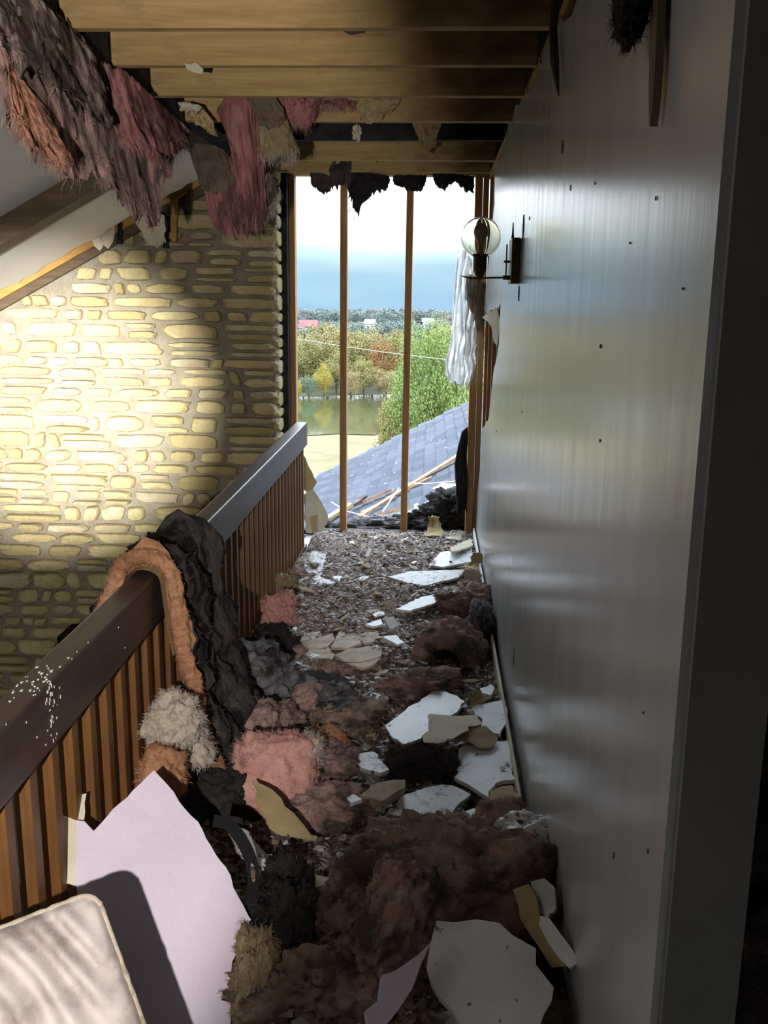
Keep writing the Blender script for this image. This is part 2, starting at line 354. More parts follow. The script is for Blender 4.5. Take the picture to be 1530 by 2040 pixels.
MB().box((.3485, 1.2, 2.4), (.437, 6.44, 2.44)).build('top_plate', M['wood_x'], wall_r)
# nicks and stains with depth: torn slots in the paint
def sliver(px, py, w, h, mat, seed, parent, thick=.004):
    r = random.Random(seed); c = at(px, py, 0, XR); k = 14; p = []
    for i in range(k):
        t = i/(k-1); p.append((XR-.0005, c.y-w/2*math.sin(math.pi*t)**.5*(1+r.uniform(-.3, .3)), c.z+h/2-h*t))
    for i in range(k-2, 0, -1):
        t = i/(k-1); p.append((XR-.0005, c.y+w/2*math.sin(math.pi*t)**.5*(1+r.uniform(-.3, .3)), c.z+h/2-h*t))
    return MB().prism(p, (-thick, 0, 0)).build('paint_chip', mat, parent)
for i, (px, py, w, h) in enumerate(((1121, 293, .05, .05), (1197, 690, .02, .012), (1196, 878, .012, .01), (1186, 365, .01, .008), (1362, 575, .01, .005), (1292, 1696, .006, .012), (1224, 1704, .006, .02), (1256, 484, .01, .006), (1308, 395, .007, .01), (1055, 435, .02, .02), (1137, 374, .01, .02), (1283, 1420, .006, .006), (1024, 1310, .03, .11), (990, 860, .04, .012), (1040, 820, .02, .01))):
    sliver(px, py, w*.6, h*.7, M['char_paper'], i, wall_r, .0015)
# baseboard, loose from the wall
for i, (y0, y1, x, t) in enumerate(((2.72, 4.25, .312, .010), (4.3, 6.38, .318, .010))):
    MB().bar((x-.004, y0, .045), (x, y1, .045), t, .09).build('baseboard_right', M['paper'] if i == 0 else M['lintfree'], label=('cream baseboard strip prised off the glossy wall, nearer length', 'white baseboard strip at the far end of the glossy wall')[i], kind='structure')
# the dim room past the wall's near end
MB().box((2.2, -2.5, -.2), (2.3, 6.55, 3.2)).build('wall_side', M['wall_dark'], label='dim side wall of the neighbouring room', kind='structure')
MB().box((-5.3, -2.6, -2.8), (1.0, -2.5, 3.2)).box((1.7, -2.6, -2.8), (2.3, -2.5, 3.2)).box((1.0, -2.6, -2.8), (1.7, -2.5, 1.2)).box((1.0, -2.6, 1.6), (1.7, -2.5, 3.2)).build('wall_back', M['wall_dark'], label='dim wall behind the camera', kind='structure')  # unseen opening added so skylight reaches the right wall's near end
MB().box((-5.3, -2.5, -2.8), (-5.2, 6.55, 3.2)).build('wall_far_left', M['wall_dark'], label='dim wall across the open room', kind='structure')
# end wall: solid pieces and framing around the torn opening
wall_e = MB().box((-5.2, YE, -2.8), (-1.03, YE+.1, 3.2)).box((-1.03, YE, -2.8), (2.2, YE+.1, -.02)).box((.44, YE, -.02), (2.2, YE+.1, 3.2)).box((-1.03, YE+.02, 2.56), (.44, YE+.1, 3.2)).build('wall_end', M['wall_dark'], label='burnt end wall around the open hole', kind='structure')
def lumber(name, a, b, mat, parent, jit=.004):
    o = MB().box(a, b).build(name, mat, parent); bevel(o, .003, 1); return o
P1 = at(684, 1060, 1, YE+.05); P2 = at(804, 1060, 1, YE+.05)
T1 = at(686, 372, 1, YE+.05); T2 = at(818, 372, 1, YE+.05)
for p, q in ((P1, T1), (P2, T2)):
    o = MB().bar((p.x, YE+.05, 0), (q.x, YE+.05, 2.45), .046, .088, (0, 1, 0)).build('stud', M['wood_z'], wall_e); bevel(o, .003, 1)
lumber('charred_post', (-1.028, 6.38, 0), (-.965, 6.47, 2.46), M['char'], wall_e)
lumber('stud', (-.965, YE, 0), (-.925, YE+.09, 2.45), M['wood_z'], wall_e)
lumber('stud', (.262, YE, 0), (.312, YE+.09, 2.45), M['wood_z'], wall_e)
lumber('stud', (.317, YE+.002, 0), (.352, YE+.09, 2.45), M['wood_z'], wall_e)
lumber('stud', (.366, YE, 0), (.42, YE+.09, 2.45), M['wood_z'], wall_e)
for z in (2.425, 2.468, 2.52): lumber('top_plate', (-1.03, YE-.01+(z-2.42)*.15, z), (.44, YE+.1, z+.04), M['wood_x'], wall_e)
lumber('bottom_plate', (-1.03, YE, 0), (.44, YE+.09, .03), M['char'], wall_e)

# ceiling: deck, joists
ceil = MB().box((-1.31, -2.5, ZC+.20), (2.2, 6.55, ZC+.26)).build('ceiling', M['char'], label='scorched deck above the bare ceiling joists', kind='structure')
JY = [-.6, -.1, .36, .82, 1.28, 1.74, 2.10, 2.54, 3.00, 3.46, 3.93, 4.45]
for i, y in enumerate(JY):
    o = MB().box((-1.13, y, ZC+random.uniform(-.004, .004)), (.34 if y > 1.0 else 2.2, y+.042, ZC+.19)).build('joist', M['wood_x'], ceil); bevel(o, .003, 1)
for y in (5.02, 5.70, 6.2):
    o = MB().box((-1.13, y, ZC+.01), (.34, y+.042, ZC+.19)).build('joist', M['char'] if y < 5.5 else M['wood_x'], ceil); bevel(o, .003, 1)
MB().box((-1.30, -2.5, ZC-.02), (-1.135, 6.4, ZC+.19)).build('edge_beam', M['char'], ceil)
# sloped ceiling over the open room
SL = .5338
def zs(x): return 1.595 + SL*(x+2.821)
rg = random.Random(11)
far = []; x = -5.2
while x < -1.33:
    far.append((x, 5.93+.05*nz3(x*3.1, 2)+.03*rg.uniform(-1, 1))); x += .05
poly = [Vector((-1.33, -2.5, zs(-1.33))), Vector((-5.2, -2.5, zs(-5.2)))] + [Vector((a, b, zs(a))) for a, b in far] + [Vector((-1.33, 5.95, zs(-1.33)))]
slope = MB().prism(poly, (0, 0, .014)).build('ceiling_sloped', M['lintfree'], label='white sloped ceiling board torn along the stone wall', kind='structure')
def slope_bar(y0, y1, x0, x1, drop, lift, mat, name, parent):
    p = [(x0, y0, zs(x0)+lift), (x1, y0, zs(x1)+lift), (x1, y0, zs(x1)-drop), (x0, y0, zs(x0)-drop)]
    return MB().prism(p, (0, y1-y0, 0)).build(name, mat, parent)
slope_bar(4.60, 4.74, -5.15, -1.36, .125, -.001, M['beam'], 'ceiling_beam', slope)
slope_bar(2.0, 2.14, -5.15, -1.36, .125, -.001, M['beam'], 'ceiling_beam', slope)
slope_bar(6.02, 6.06, -5.15, -1.12, .02, .16, M['wood_warm'], 'rafter', slope)
slope_bar(6.065, 6.10, -5.15, -1.12, .075, .10, M['beam'], 'rafter', slope)
slope_bar(3.6, 3.64, -5.15, -1.36, -.016, .16, M['wood_warm'], 'rafter', slope)
MB().prism([(-5.2, -2.5, zs(-5.2)+.17), (-1.2, -2.5, zs(-1.2)+.17), (-1.2, 6.5, zs(-1.2)+.17), (-5.2, 6.5, zs(-5.2)+.17)], (0, 0, .05)).build('roof_deck', M['char'], slope)
# torn board tabs hanging along the slope's edge
for i, (px, py, s) in enumerate(((212, 470, .11), (196, 484, .07))):
    c = at(px, py, 1, 5.97); r = random.Random(50+i)
    pl = ragged([c+Vector((-s*.6, 0, s*.5)), c+Vector((s*.55, 0, s*.8)), c+Vector((s*.35, 0, -s*.3)), c+Vector((.05*s, 0, -s*.75)), c+Vector((-s*.45, 0, -s*.2))], .006, .03, True, i)
    MB().prism([Vector((q.x, c.y, q.z)) for q in pl], (0, .012, 0)).build('torn_tab', M['paper'], slope)
for i, (px, py, h, m) in enumerate(((375, 400, .09, 'beam'), (345, 440, .2, 'wood_warm'), (328, 455, .2, 'char'), (236, 466, .10, 'char'))):
    c = at(px, py, 1, 6.03)
    MB().bar((c.x, 6.035, c.z-h*.6), (c.x+.02, 6.03, c.z+h*.7), .03, .03, (0, 1, 0)).build('furring_stub', M[m], slope)

# ------------------------------------------------------------------ stone chimney wall
YS = 6.15
X0S, X1S = -3.6, -1.0
def clipz(x): return zs(x)-.06
mort = [Vector((X0S-1.4, YS+.022, -2.7)), Vector((X1S-.02, YS+.022, -2.7)), Vector((X1S-.02, YS+.022, 2.42)), Vector((-1.28, YS+.022, 2.42)), Vector((X0S-1.4, YS+.022, clipz(X0S-1.4)))]
stone_wall = MB().prism(mort, (0, .278, 0)).build('wall_left', M['mortar'], label='rubble stone chimney wall of buff blocks in grey mortar', kind='structure')
def stone_mesh(cx, cz, w, h, r, proud, wrap=0.0):
    n = 14; v = []; ex = r.choice((3.0, 4.5, 6.5, 9, 12))
    def ring(s, y, jit):
        for k in range(n):
            t = 2*math.pi*k/n + .11
            c, sn = math.cos(t), math.sin(t)
            q = (abs(c)**ex+abs(sn)**ex)**(-1/ex)
            ang = shape[k]
            v.append((cx+w/2*q*c*s*ang+skew*q*sn*h*.25, y+jit[k], cz+h/2*q*sn*s*ang))
    shape = [1+r.uniform(-.12, .05) for _ in range(n)]; skew = r.uniform(-.7, .7)
    z0 = [0]*n
    ring(1.0, YS+.03, z0); ring(.97, YS-proud*.45, z0); ring(.84, YS-proud, [r.uniform(-.004, .004) for _ in range(n)])
    v.append((cx, YS-proud-r.uniform(0, .006), cz))
    f = []
    for a in (0, 1):
        for k in range(n):
            k2 = (k+1) % n; f.append((a*n+k, (a+1)*n+k, (a+1)*n+k2, a*n+k2))
    for k in range(n): f.append((2*n+k, 3*n, 2*n+(k+1) % n))
    return v, f
rs = random.Random(21)
stones = []
z = -1.25
while z < 2.40:
    hrow = rs.choice((.062, .072, .08, .09, .10, .115))
    x = X1S - .005; first = True
    while x > X0S:
        w = rs.uniform(.15, .40)*rs.choice((.35, .8, 1, 1.1)); w = max(w, .06)
        if first: w = rs.uniform(.16, .38)
        cxs = x-w/2; wav = .016*nz3(cxs*1.3, z*.7, 4)
        parts_ = [(z+hrow/2, hrow*rs.uniform(.82, 1.04))]
        if w > .14 and hrow > .085 and rs.random() < .45:
            k = rs.uniform(.35, .65); parts_ = [(z+hrow*k/2-.004, hrow*k-.009), (z+hrow*(k+1)/2+.004, hrow*(1-k)-.009)]
        for zz, h in parts_:
            zz += wav; ww = w*rs.uniform(.86, 1.0); cq = cxs+rs.uniform(-.5, .5)*(w-ww)
            if zz+h/2 < min(clipz(cq-ww/2), clipz(cq))+.07 and zz+h/2 < 2.41: stones.append((cq, zz, ww, h, first, 0))
        x -= w+rs.uniform(.008, .024); first = False
    z += hrow+rs.uniform(.008, .018)
stones.sort(key=lambda s: (0 if (s[0] > -3.1 and s[1] > -.95) else 1, -s[2]*s[3]))
rest = MB()
for i, (cxs, zz, w, h, first, nn) in enumerate(stones):
    v, f = stone_mesh(cxs, zz, w, h, rs, rs.uniform(.012, .045))
    if i < 290: mk('stone', v, f, M['stone'], stone_wall, sm=False)
    else: rest.add(v, f)
if rest.v: rest.build('stone', M['stone'], stone_wall, kind='stuff')
# quoin returns on the chimney's open side
z = -.3
while z < 2.36:
    h = rs.uniform(.05, .10); n = 8; v = []; y0, y1 = YS+.01, YS+.26
    for s, xx in ((1, X1S-.03), (.98, X1S-.008), (.9, X1S-.001)):
        for k in range(n):
            t = 2*math.pi*(k+.5)/n; q = (abs(math.cos(t))**9+abs(math.sin(t))**9)**(-1/9)
            v.append((xx+rs.uniform(-.002, .003), (y0+y1)/2+(y1-y0)/2*q*math.cos(t)*s, z+h/2+h/2*q*math.sin(t)*s))
    v.append((X1S+.001, (y0+y1)/2, z+h/2)); f = []
    for a in (0, 1):
        for k in range(n): f.append((a*n+k, a*n+(k+1) % n, (a+1)*n+(k+1) % n, (a+1)*n+k))
    for k in range(n): f.append((2*n+k, 2*n+(k+1) % n, 3*n))
    mk('corner_stone', v, f, M['stone'], stone_wall)
    z += h+rs.uniform(.012, .02)
# hearth box corner, black, seen over the rail
c = at(130, 1250, 1, 6.0)
o = MB().box((c.x+.01, 5.82, -2.7), (c.x+.9, 6.09, c.z)).build('stove_cabinet', M['black'], label='black box standing against the stone wall below the railing', cat='cabinet'); bevel(o, .01)

# ------------------------------------------------------------------ railing
XF = -.80; RT = .815
rail_root = empty('railing', (XF-.05, 3.5, 0), 'dark brown wooden stair railing with square balusters along the walkway', 'railing')
def rt(y): return RT+.0105*(y-2.9)
hr = []
for y in (.4, 6.07): hr += [(XF-.072, y, rt(y)-.150), (XF, y, rt(y)-.150), (XF, y, rt(y)), (XF-.072, y, rt(y))]
o = MB().add(hr, [(0,3,2,1),(4,5,6,7),(0,1,5,4),(1,2,6,5),(2,3,7,6),(3,0,4,7)]).build('handrail', M['rail'], rail_root); bevel(o, .006, 2); handrail_ = o
y = .46
while y < 6.03:
    o = MB().box((XF-.056, y, 0), (XF-.018, y+.038, rt(y)-.146)).build('baluster', M['baluster'], rail_root); bevel(o, .002, 1)
    y += .1175
MB().box((XF-.055, .4, 0), (XF-.008, 6.07, .03)).build('bottom_rail', M['rail'], rail_root)
# plaster scrapes on the rail's near end
mb = MB(); r = random.Random(5)
for k in range(90):
    t = r.random()
    if t < .55:
        y0 = 1.84+r.gauss(0, .010)+r.choice((0, 0, .03)); zz = RT-.012-r.random()**1.3*.22
        if zz > RT-.155: mb.box((XF, y0, zz), (XF+.0012, y0+r.uniform(.0008, .0028), zz+r.uniform(.002, .010)))
    else:
        y0 = 1.84+r.gauss(0, .05); x0 = XF-.004-r.random()*.06
        s = r.uniform(.001, .005); mb.box((x0, y0, rt(y0)), (x0+s, y0+s*r.uniform(.5, 1.6), rt(y0)+.002))
for k in range(12):
    y0 = r.uniform(1.6, 2.6); zz = r.uniform(RT-.14, RT); mb.box((XF, y0, zz), (XF+.0012, y0+.002, zz+.004))
mb.build('plaster_dust', M['dust_white'], handrail_, kind='stuff')

# ------------------------------------------------------------------ rubble surface
def rub(x, y):
    h = .035+.030*fr(x*3.2, y*2.2, 1.3, 4)+.016*fr(x*14, y*9, 4.1, 3)
    h += .07*smooth(-.35, -.8, x)*smooth(5.8, 3.6, y)*(.7+.5*nz3(x*3, y*2.5, 3))
    h += .10*smooth(2.9, 2.0, y)*(.6+.5*nz3(x*2.5, y*2.5, 8))
    h += .05*smooth(.1, .32, x)*smooth(2.4, 4.0, y)*max(0, nz3(x*2, y*1.7, 5))
    h *= 1-.9*smooth(-.30, -.45, x)*smooth(2.15, 1.95, y)
    return max(h, -.004)
nx, ny = 110, 460; xa, xb, ya, yb = -.795, .330, 1.0, 6.44
v = []; f = []
for j in range(ny+1):
    yy = ya+(yb-ya)*(j/ny)
    for i in range(nx+1):
        xx = xa+(xb-xa)*i/nx
        v.append((xx, yy, rub(xx, yy)))
for j in range(ny):
    for i in range(nx):
        a = j*(nx+1)+i; f.append((a, a+1, a+nx+2, a+nx+1))
mk('ash_rubble', v, f, M['rubble'], label='trodden brown ash and wool rubble covering the walkway floor', cat='rubble', kind='stuff', sm=True, origin=(-.23, 3.7, 0))
# loose flakes in it
PAL = [((.40, .33, .27), 5), ((.25, .185, .14), 5), ((.56, .56, .56), 2.6), ((.07, .058, .052), 4), ((.40, .27, .23), 2.2), ((.50, .42, .29), 2.5), ((.16, .13, .11), 5), ((.36, .38, .41), 4)]
def pal(r): return r.choices([p[0] for p in PAL], [p[1] for p in PAL])[0]
v = []; f = []; cs = []
r = random.Random(99)
for k in range(30000):
    yy = 1.5+4.91*r.random()**.8; xx = r.uniform(-.775, .310)
    if xx < -.36 and yy < 2.0: continue
    s = r.choice((.004, .005, .006, .008, .011, .015, .022))*r.uniform(.7, 1.4)
    s *= 1-.35*smooth(3.2, 4.6, yy)
    c = Vector((xx, yy, rub(xx, yy)+.002+r.random()**3*.02)); n = r.choice((4, 5, 5))
    q = Matrix.Rotation(r.uniform(0, 6.28), 3, 'Z') @ Matrix.Rotation(r.gauss(0, .28), 3, 'X') @ Matrix.Rotation(r.gauss(0, .28), 3, 'Y')
    b = len(v); cc = pal(r)
    for i in range(n):
        t = 2*math.pi*i/n; v.append(c+q @ Vector((math.cos(t)*s*r.uniform(.5, 1.3), math.sin(t)*s*r.uniform(.35, .9), r.uniform(-.15, .15)*s))); cs.append(cc)
    f.append(tuple(range(b, b+n)))
mk('rubble_flakes', v, f, M['flakes'], label='countless loose flakes of plaster, paper and char strewn over the walkway', cat='debris', kind='stuff', cols=cs, origin=(-.23, 3.7, 0))
# the rubble seen past the wall's near end
v = []; f = []
for j in range(41):
    for i in range(41):
        xx = .47+i*.042; yy = 1.3+j*.06; v.append((xx, yy, .06+.05*fr(xx*4, yy*4, 2, 4)))
for j in range(40):
    for i in range(40):
        a = j*41+i; f.append((a, a+1, a+42, a+41))
mk('ash_rubble', v, f, M['rubble'], label='dim rubble on the floor past the wall end, lower right', cat='rubble', kind='stuff', sm=True)

# ------------------------------------------------------------------ loose boards and scraps (outlines measured on the floor, real thickness)
def slab(name, label, cat, px, mat, z=None, tilt=(0, 0), thick=.012, amp=.008, step=.03, group=None, seed=None, parent=None, plane=None):
    """flat broken piece lying at its own place; px outline is read on its own plane"""
    cx_ = sum(p[0] for p in px)/len(px); cy_ = sum(p[1] for p in px)/len(px)
    if plane: p0, n = plane
    else:
        g = at(cx_, cy_, 2, .05)
        if z is None: z = max(rub(g.x, g.y)+.02, .035)
        p0 = at(cx_, cy_, 2, z); n = Vector((tilt[0], tilt[1], 1)).normalized()
    n = Vector(n).normalized()
    P = [on_plane(a, b, p0, n) for a, b in px]
    if amp: P = [q-n*(q-p0).dot(n) for q in ragged(P, amp, step, True, seed if seed is not None else int(cx_*7+cy_))]
    return MB().prism(P, -n*thick if n.z > 0 else n*thick).build(name, mat, parent, label=label, cat=cat, group=group)
def Z6(*l): return [(560+a/2.833, 1340+b/2.833) for a, b in l]
def Z5(*l): return [(560+a/3.477, 1060+b/3.477) for a, b in l]
def Z7(*l): return [(440+a/1.9615, 1640+b/1.9615) for a, b in l]
BD, BDD = M['board'], M['board_dirty']
slab('wallboard_piece', 'white speckled wallboard piece with a pointed left end beside the curled cream paper', 'wallboard', Z6((590,300),(750,180),(880,85),(960,115),(1040,160),(1000,220),(860,290),(790,370),(690,400),(600,330)), BD, .07, (-.06, .03))
slab('wallboard_piece', 'white wallboard corner against the baseboard, behind the curled cream paper', 'wallboard', Z6((1070,190),(1260,155),(1275,260),(1230,350),(1140,330),(1130,260),(1090,230)), BD, .085)
slab('wallboard_piece', 'clean squarish white wallboard sheet lying against the baseboard', 'wallboard', Z6((1000,420),(1190,390),(1290,380),(1312,600),(1180,640),(1160,700),(990,590),(1010,520)), BD, .075, (0, .02), .014)
slab('wallboard_piece', 'large soot-speckled wallboard sheet in the middle of the walkway', 'wallboard', Z6((510,880),(650,740),(680,700),(830,640),(960,630),(1060,680),(1000,760),(900,830),(740,890),(560,920)), BDD, .09, (.04, .03))
slab('wallboard_strip', 'narrow straight wallboard strip lying slantwise to the glossy wall', 'wallboard', Z6((920,825),(1270,705),(1300,745),(960,850)), BD, .13, (0, .05), .02, .002)
slab('wallboard_piece', 'small white wallboard patch among orange wool, walkway centre', 'wallboard', Z6((410,470),(520,440),(620,550),(560,570),(440,530)), BDD, .10)
slab('wallboard_piece', 'little white board crumb left of the soot-speckled sheet', 'wallboard', Z6((370,705),(410,690),(450,720),(400,730)), BD, .13)
slab('wallboard_piece', 'white square board crumb close to the baseboard, farther down', 'wallboard', Z6((1120,90),(1190,65),(1205,100),(1180,130),(1130,120)), BD, .09)
slab('plaster_chunk', 'tan plaster chunk with a ridged back left of the black ash hollow', 'plaster', Z6((450,690),(510,630),(700,600),(690,650),(560,720)), M['plaster'], .13, (.1, -.1), .03)
slab('foam_piece', 'olive tan lump of backing paper at the corner of the clean white sheet', 'paper', Z6((1170,660),(1300,630),(1340,700),(1260,735),(1190,730)), M['tan'], .11, (.1, .1), .03)
slab('wallboard_piece', 'ragged white wallboard on the rail side at the far end', 'wallboard', Z5((150,190),(230,130),(320,150),(280,260),(270,310),(385,345),(300,370),(100,335),(170,310)), BDD, .055)
slab('wallboard_piece', 'blue-white wallboard patch by the glossy wall near the far opening', 'wallboard', Z5((1060,190),(1100,140),(1320,110),(1330,200),(1130,240),(1030,230)), BD, .06)
slab('wallboard_piece', 'cream-edged wallboard sliver farthest along the glossy wall', 'wallboard', Z5((1170,110),(1320,40),(1325,95),(1180,140)), M['paper'], .08, (0, .1))
slab('wallboard_piece', 'broad thin wallboard sheet half under ash near the curled tan paper', 'wallboard', Z5((740,310),(900,270),(1280,260),(1230,310),(1000,370),(870,350)), BDD, .055)
slab('wallboard_strip', 'bright bluish wallboard strip just behind the big pink wool arch', 'wallboard', Z5((800,530),(970,450),(1220,400),(1340,400),(1300,430),(1080,480),(900,545)), BD, .075, (.02, .06))
for i, l in enumerate((((110,715),(280,682),(235,735),(130,760)), ((140,770),(240,735),(360,700),(370,740),(330,790),(200,830)), ((375,740),(400,690),(520,720),(560,770),(470,800),(345,800)), ((150,835),(330,800),(370,850),(350,890),(160,850)), ((370,850),(480,805),(640,790),(700,800),(690,860),(560,900),(440,900)), ((445,905),(560,905),(690,868),(640,920),(560,940)), ((520,715),(600,690),(680,700),(640,760),(570,770)))):
    slab('plaster_plate', 'cracked tan plaster plate in the broken patch mid walkway', 'plaster', Z5(*l), M['plaster'], .062+.003*(i % 3), (random.uniform(-.05, .05), random.uniform(-.04, .06)), .012, .003, .03, 'cracked plaster plates')
slab('wallboard_piece', 'small white board triangle just beyond the cracked plaster patch', 'wallboard', Z5((590,640),(680,600),(710,635),(640,655)), BD, .075)
slab('wallboard_piece', 'white board scrap touching the right end of the cracked plaster patch', 'wallboard', Z5((710,725),(790,710),(850,765),(800,780)), BD, .075)
slab('wallboard_piece', 'tilted white board shard left of the big pink wool arch', 'wallboard', Z5((710,600),(780,585),(830,640),(760,670)), BDD, .10, (.1, -.3))
slab('plaster_stick', 'tiny white plaster stick upright in the ash near the opening', 'plaster', Z5((580,165),(605,110),(630,115),(605,170)), M['dust_white'], .06, (0, -.5), .01, .001)
# near heap
slab('wallboard_piece', 'large grey wallboard sheet at the bottom of the heap, nearest the glossy wall', 'wallboard', Z7((850,380),(990,378),(1090,395),(1130,440),(1220,480),(1240,560),(1290,640),(1260,800),(1020,860),(940,790),(830,640),(810,560),(830,470)), M['board'], .24, (.05, -.35), .014)
slab('wallboard_piece', 'narrow pale wallboard blade standing beside the grey sheet, bottom centre', 'wallboard', Z7((825,463),(775,540),(735,640),(690,730),(640,800),(560,790),(565,740),(640,610),(672,590)), M['board_pink'], .28, (.3, -.45), .012)
slab('wallboard_piece', 'small wallboard scrap at the bottom edge under the grey sheet', 'wallboard', Z7((850,710),(900,700),(1000,790),(960,830),(880,790)), BD, .12)
slab('wallboard_piece', 'pale round wallboard scrap in the dark heap, bottom left of the pink wool', 'wallboard', Z7((295,555),(380,515),(420,540),(400,590),(330,600)), BD, .13)
slab('wallboard_piece', 'second pale wallboard scrap between the round scrap and the pink wool', 'wallboard', Z7((400,600),(470,560),(505,580),(495,650),(430,650)), BD, .12)
slab('wallboard_piece', 'greenish white wallboard flat beside the olive paper sheet', 'wallboard', Z7((20,0),(120,30),(170,120),(300,130),(290,190),(150,170),(60,100)), BDD, .12, (.1, -.1))
slab('paper_sheet', 'olive brown translucent paper sheet by the pink wool tray', 'paper', Z7((120,-160),(200,-130),(330,20),(360,70),(300,60),(220,40),(170,-20)), M['tan'], .19, (.35, -.2), .004)
slab('wallboard_piece', 'dull white board leaf in ash above the bottom heap', 'wallboard', Z7((330,230),(380,200),(450,225),(420,260),(350,255)), M['paper'], .16)
slab('wallboard_piece', 'grey scrap at the far left foot of the heap beside the lilac board', 'wallboard', Z7((140,560),(190,530),(225,570),(200,630),(140,620)), BDD, .12)
# curled papers
def curl(name, label, base, w, l, az, r0, turn, mat, seed, lift=.0, thick=.003, cat='paper'):
    """sheet that bends upward: starts flat at base, curls with radius r0 through turn"""
    rr = random.Random(seed); nu, nv = 10, 14; v = []; f = []
    A = Matrix.Rotation(az, 3, 'Z')
    for side in (0, 1):
        for j in range(nv+1):
            t = j/nv; a = turn*t
            y_, z_ = (math.sin(a)*(r0-side*thick), r0-math.cos(a)*(r0-side*thick)) if abs(turn) > .01 else (l*t, side*thick)
            for i in range(nu+1):
                u = i/nu-.5; ww = w*(1-.45*t+.5*nz3(t*3.1, seed))
                e = (1+.45*nz3(u*4.3, seed+3)+.15*nz3(u*13, seed+9)) if j > 0 else 1+.2*nz3(u*5, seed)
                q = Vector((u*ww+.012*nz3(t*6, u*4, seed), y_*e, z_+.008*nz3(u*4, t*4, seed)+lift))
                v.append(Vector(base)+A @ q)
    n1 = (nu+1)*(nv+1)
    for j in range(nv):
        for i in range(nu):
            a = j*(nu+1)+i; f.append((a, a+1, a+nu+2, a+nu+1)); a += n1; f.append((a, a+nu+1, a+nu+2, a+1))
    for i in range(nu):
        f.append((i, n1+i, n1+i+1, i+1)); a = nv*(nu+1)+i; f.append((a, a+1, n1+a+1, n1+a))
    for j in range(nv):
        a = j*(nu+1); b = a+nu+1; f.append((a, b, n1+b, n1+a)); a += nu; b += nu; f.append((a, n1+a, n1+b, b))
    return mk(name, v, f, mat, label=label, cat=cat, sm=True)
slab('curled_paper', 'wavy cream backing paper torn loose over the white wallboard pieces', 'paper', Z6((840,230),(1000,240),(1110,240),(1135,285),(1070,310),(980,370),(880,400),(790,385),(830,330)), M['paper'], .125, (.12, .10), .003, .010)
slab('curled_paper', 'narrow brown torn edge under the wavy cream backing paper', 'paper', Z6((980,375),(1070,315),(1140,300),(1225,370),(1190,430),(1110,420),(1080,400)), M['board_back'], .095, (.1, -.1), .004, .010)
g = at(960, 1400, 2, .09); curl('curled_paper', 'brown curled paper scrap leaning by the small square crumb', g, .10, .1, .8, .05, 1.2, M['tan'], 12)
g = at(938, 1165, 2, .05); curl('curled_paper', 'white cupped paper shell against the glossy wall, far half', g, .16, .1, -.2, .05, 2.2, M['paper'], 3)
g = at(930, 1145, 2, .05); curl('curled_paper', 'olive tan curl of paper above the white paper shell', g+Vector((.02, .06, .02)), .11, .1, -.6, .08, 1.6, M['tan'], 4)
g = at(868, 1068, 2, .05); curl('curled_paper', 'upright tan paper leaf at the foot of the opening', g, .14, .1, .1, .14, 1.35, M['tan'], 5)
g = at(902, 1075, 2, .05); curl('curled_paper', 'cream scrap beside the upright tan leaf at the opening', g, .12, .1, -.4, .10, 1.0, M['paper'], 6)
LN = Vector((-.35, -.5, .8))
slab('wallboard_strip', 'white pointed board strip leaning on the glossy wall, bottom right', 'wallboard', Z7((1245,358),(1280,375),(1320,425),(1370,490),(1400,545),(1365,568),(1320,530),(1280,470),(1240,400)), M['board'], plane=(at(1115, 1880, 2, .25), LN), thick=.012, amp=.003, step=.03)
slab('paper_flap', 'tan torn paper flap under the white pointed strip, bottom right', 'paper', Z7((1150,255),(1205,240),(1250,365),(1300,480),(1360,560),(1300,560),(1235,490),(1175,380)), M['tan'], plane=(at(1080, 1830, 2, .235), LN), thick=.004, amp=.005, step=.03)
slab('wallboard_piece', 'dull rounded board scrap above the white pointed strip', 'wallboard', Z7((1210,225),(1260,215),(1305,250),(1310,330),(1270,365),(1230,330)), M['board_dirty'], plane=(at(1085, 1790, 2, .25), LN), thick=.012, amp=.004, step=.03)
g = at(935, 1045, 2, .06); curl('curled_paper', 'tan scrap standing at the foot of the right stud', g, .1, .1, .3, .12, 1.2, M['tan'], 10)
# left of the opening, crumpled board behind the rail end
for i, (l, m, lab) in enumerate(((((604,905),(615,930),(630,960),(622,985),(604,975)), 'tan', 'tan torn paper scrap standing past the rail end'), (((604,985),(625,975),(645,1010),(655,1035),(640,1060),(610,1062)), 'paper', 'crumpled pale paper sheet slumped past the rail end'), (((618,1028),(632,1025),(634,1060),(622,1062)), 'tan', 'brown scrap lying on the crumpled pale sheet'))):
    slab('paper_scrap', lab, 'paper', l, M[m], plane=(Vector((-.8, 6.33-.05*i, .2)), Vector((.35, -.8, .35))), thick=.006, amp=.006, step=.03)

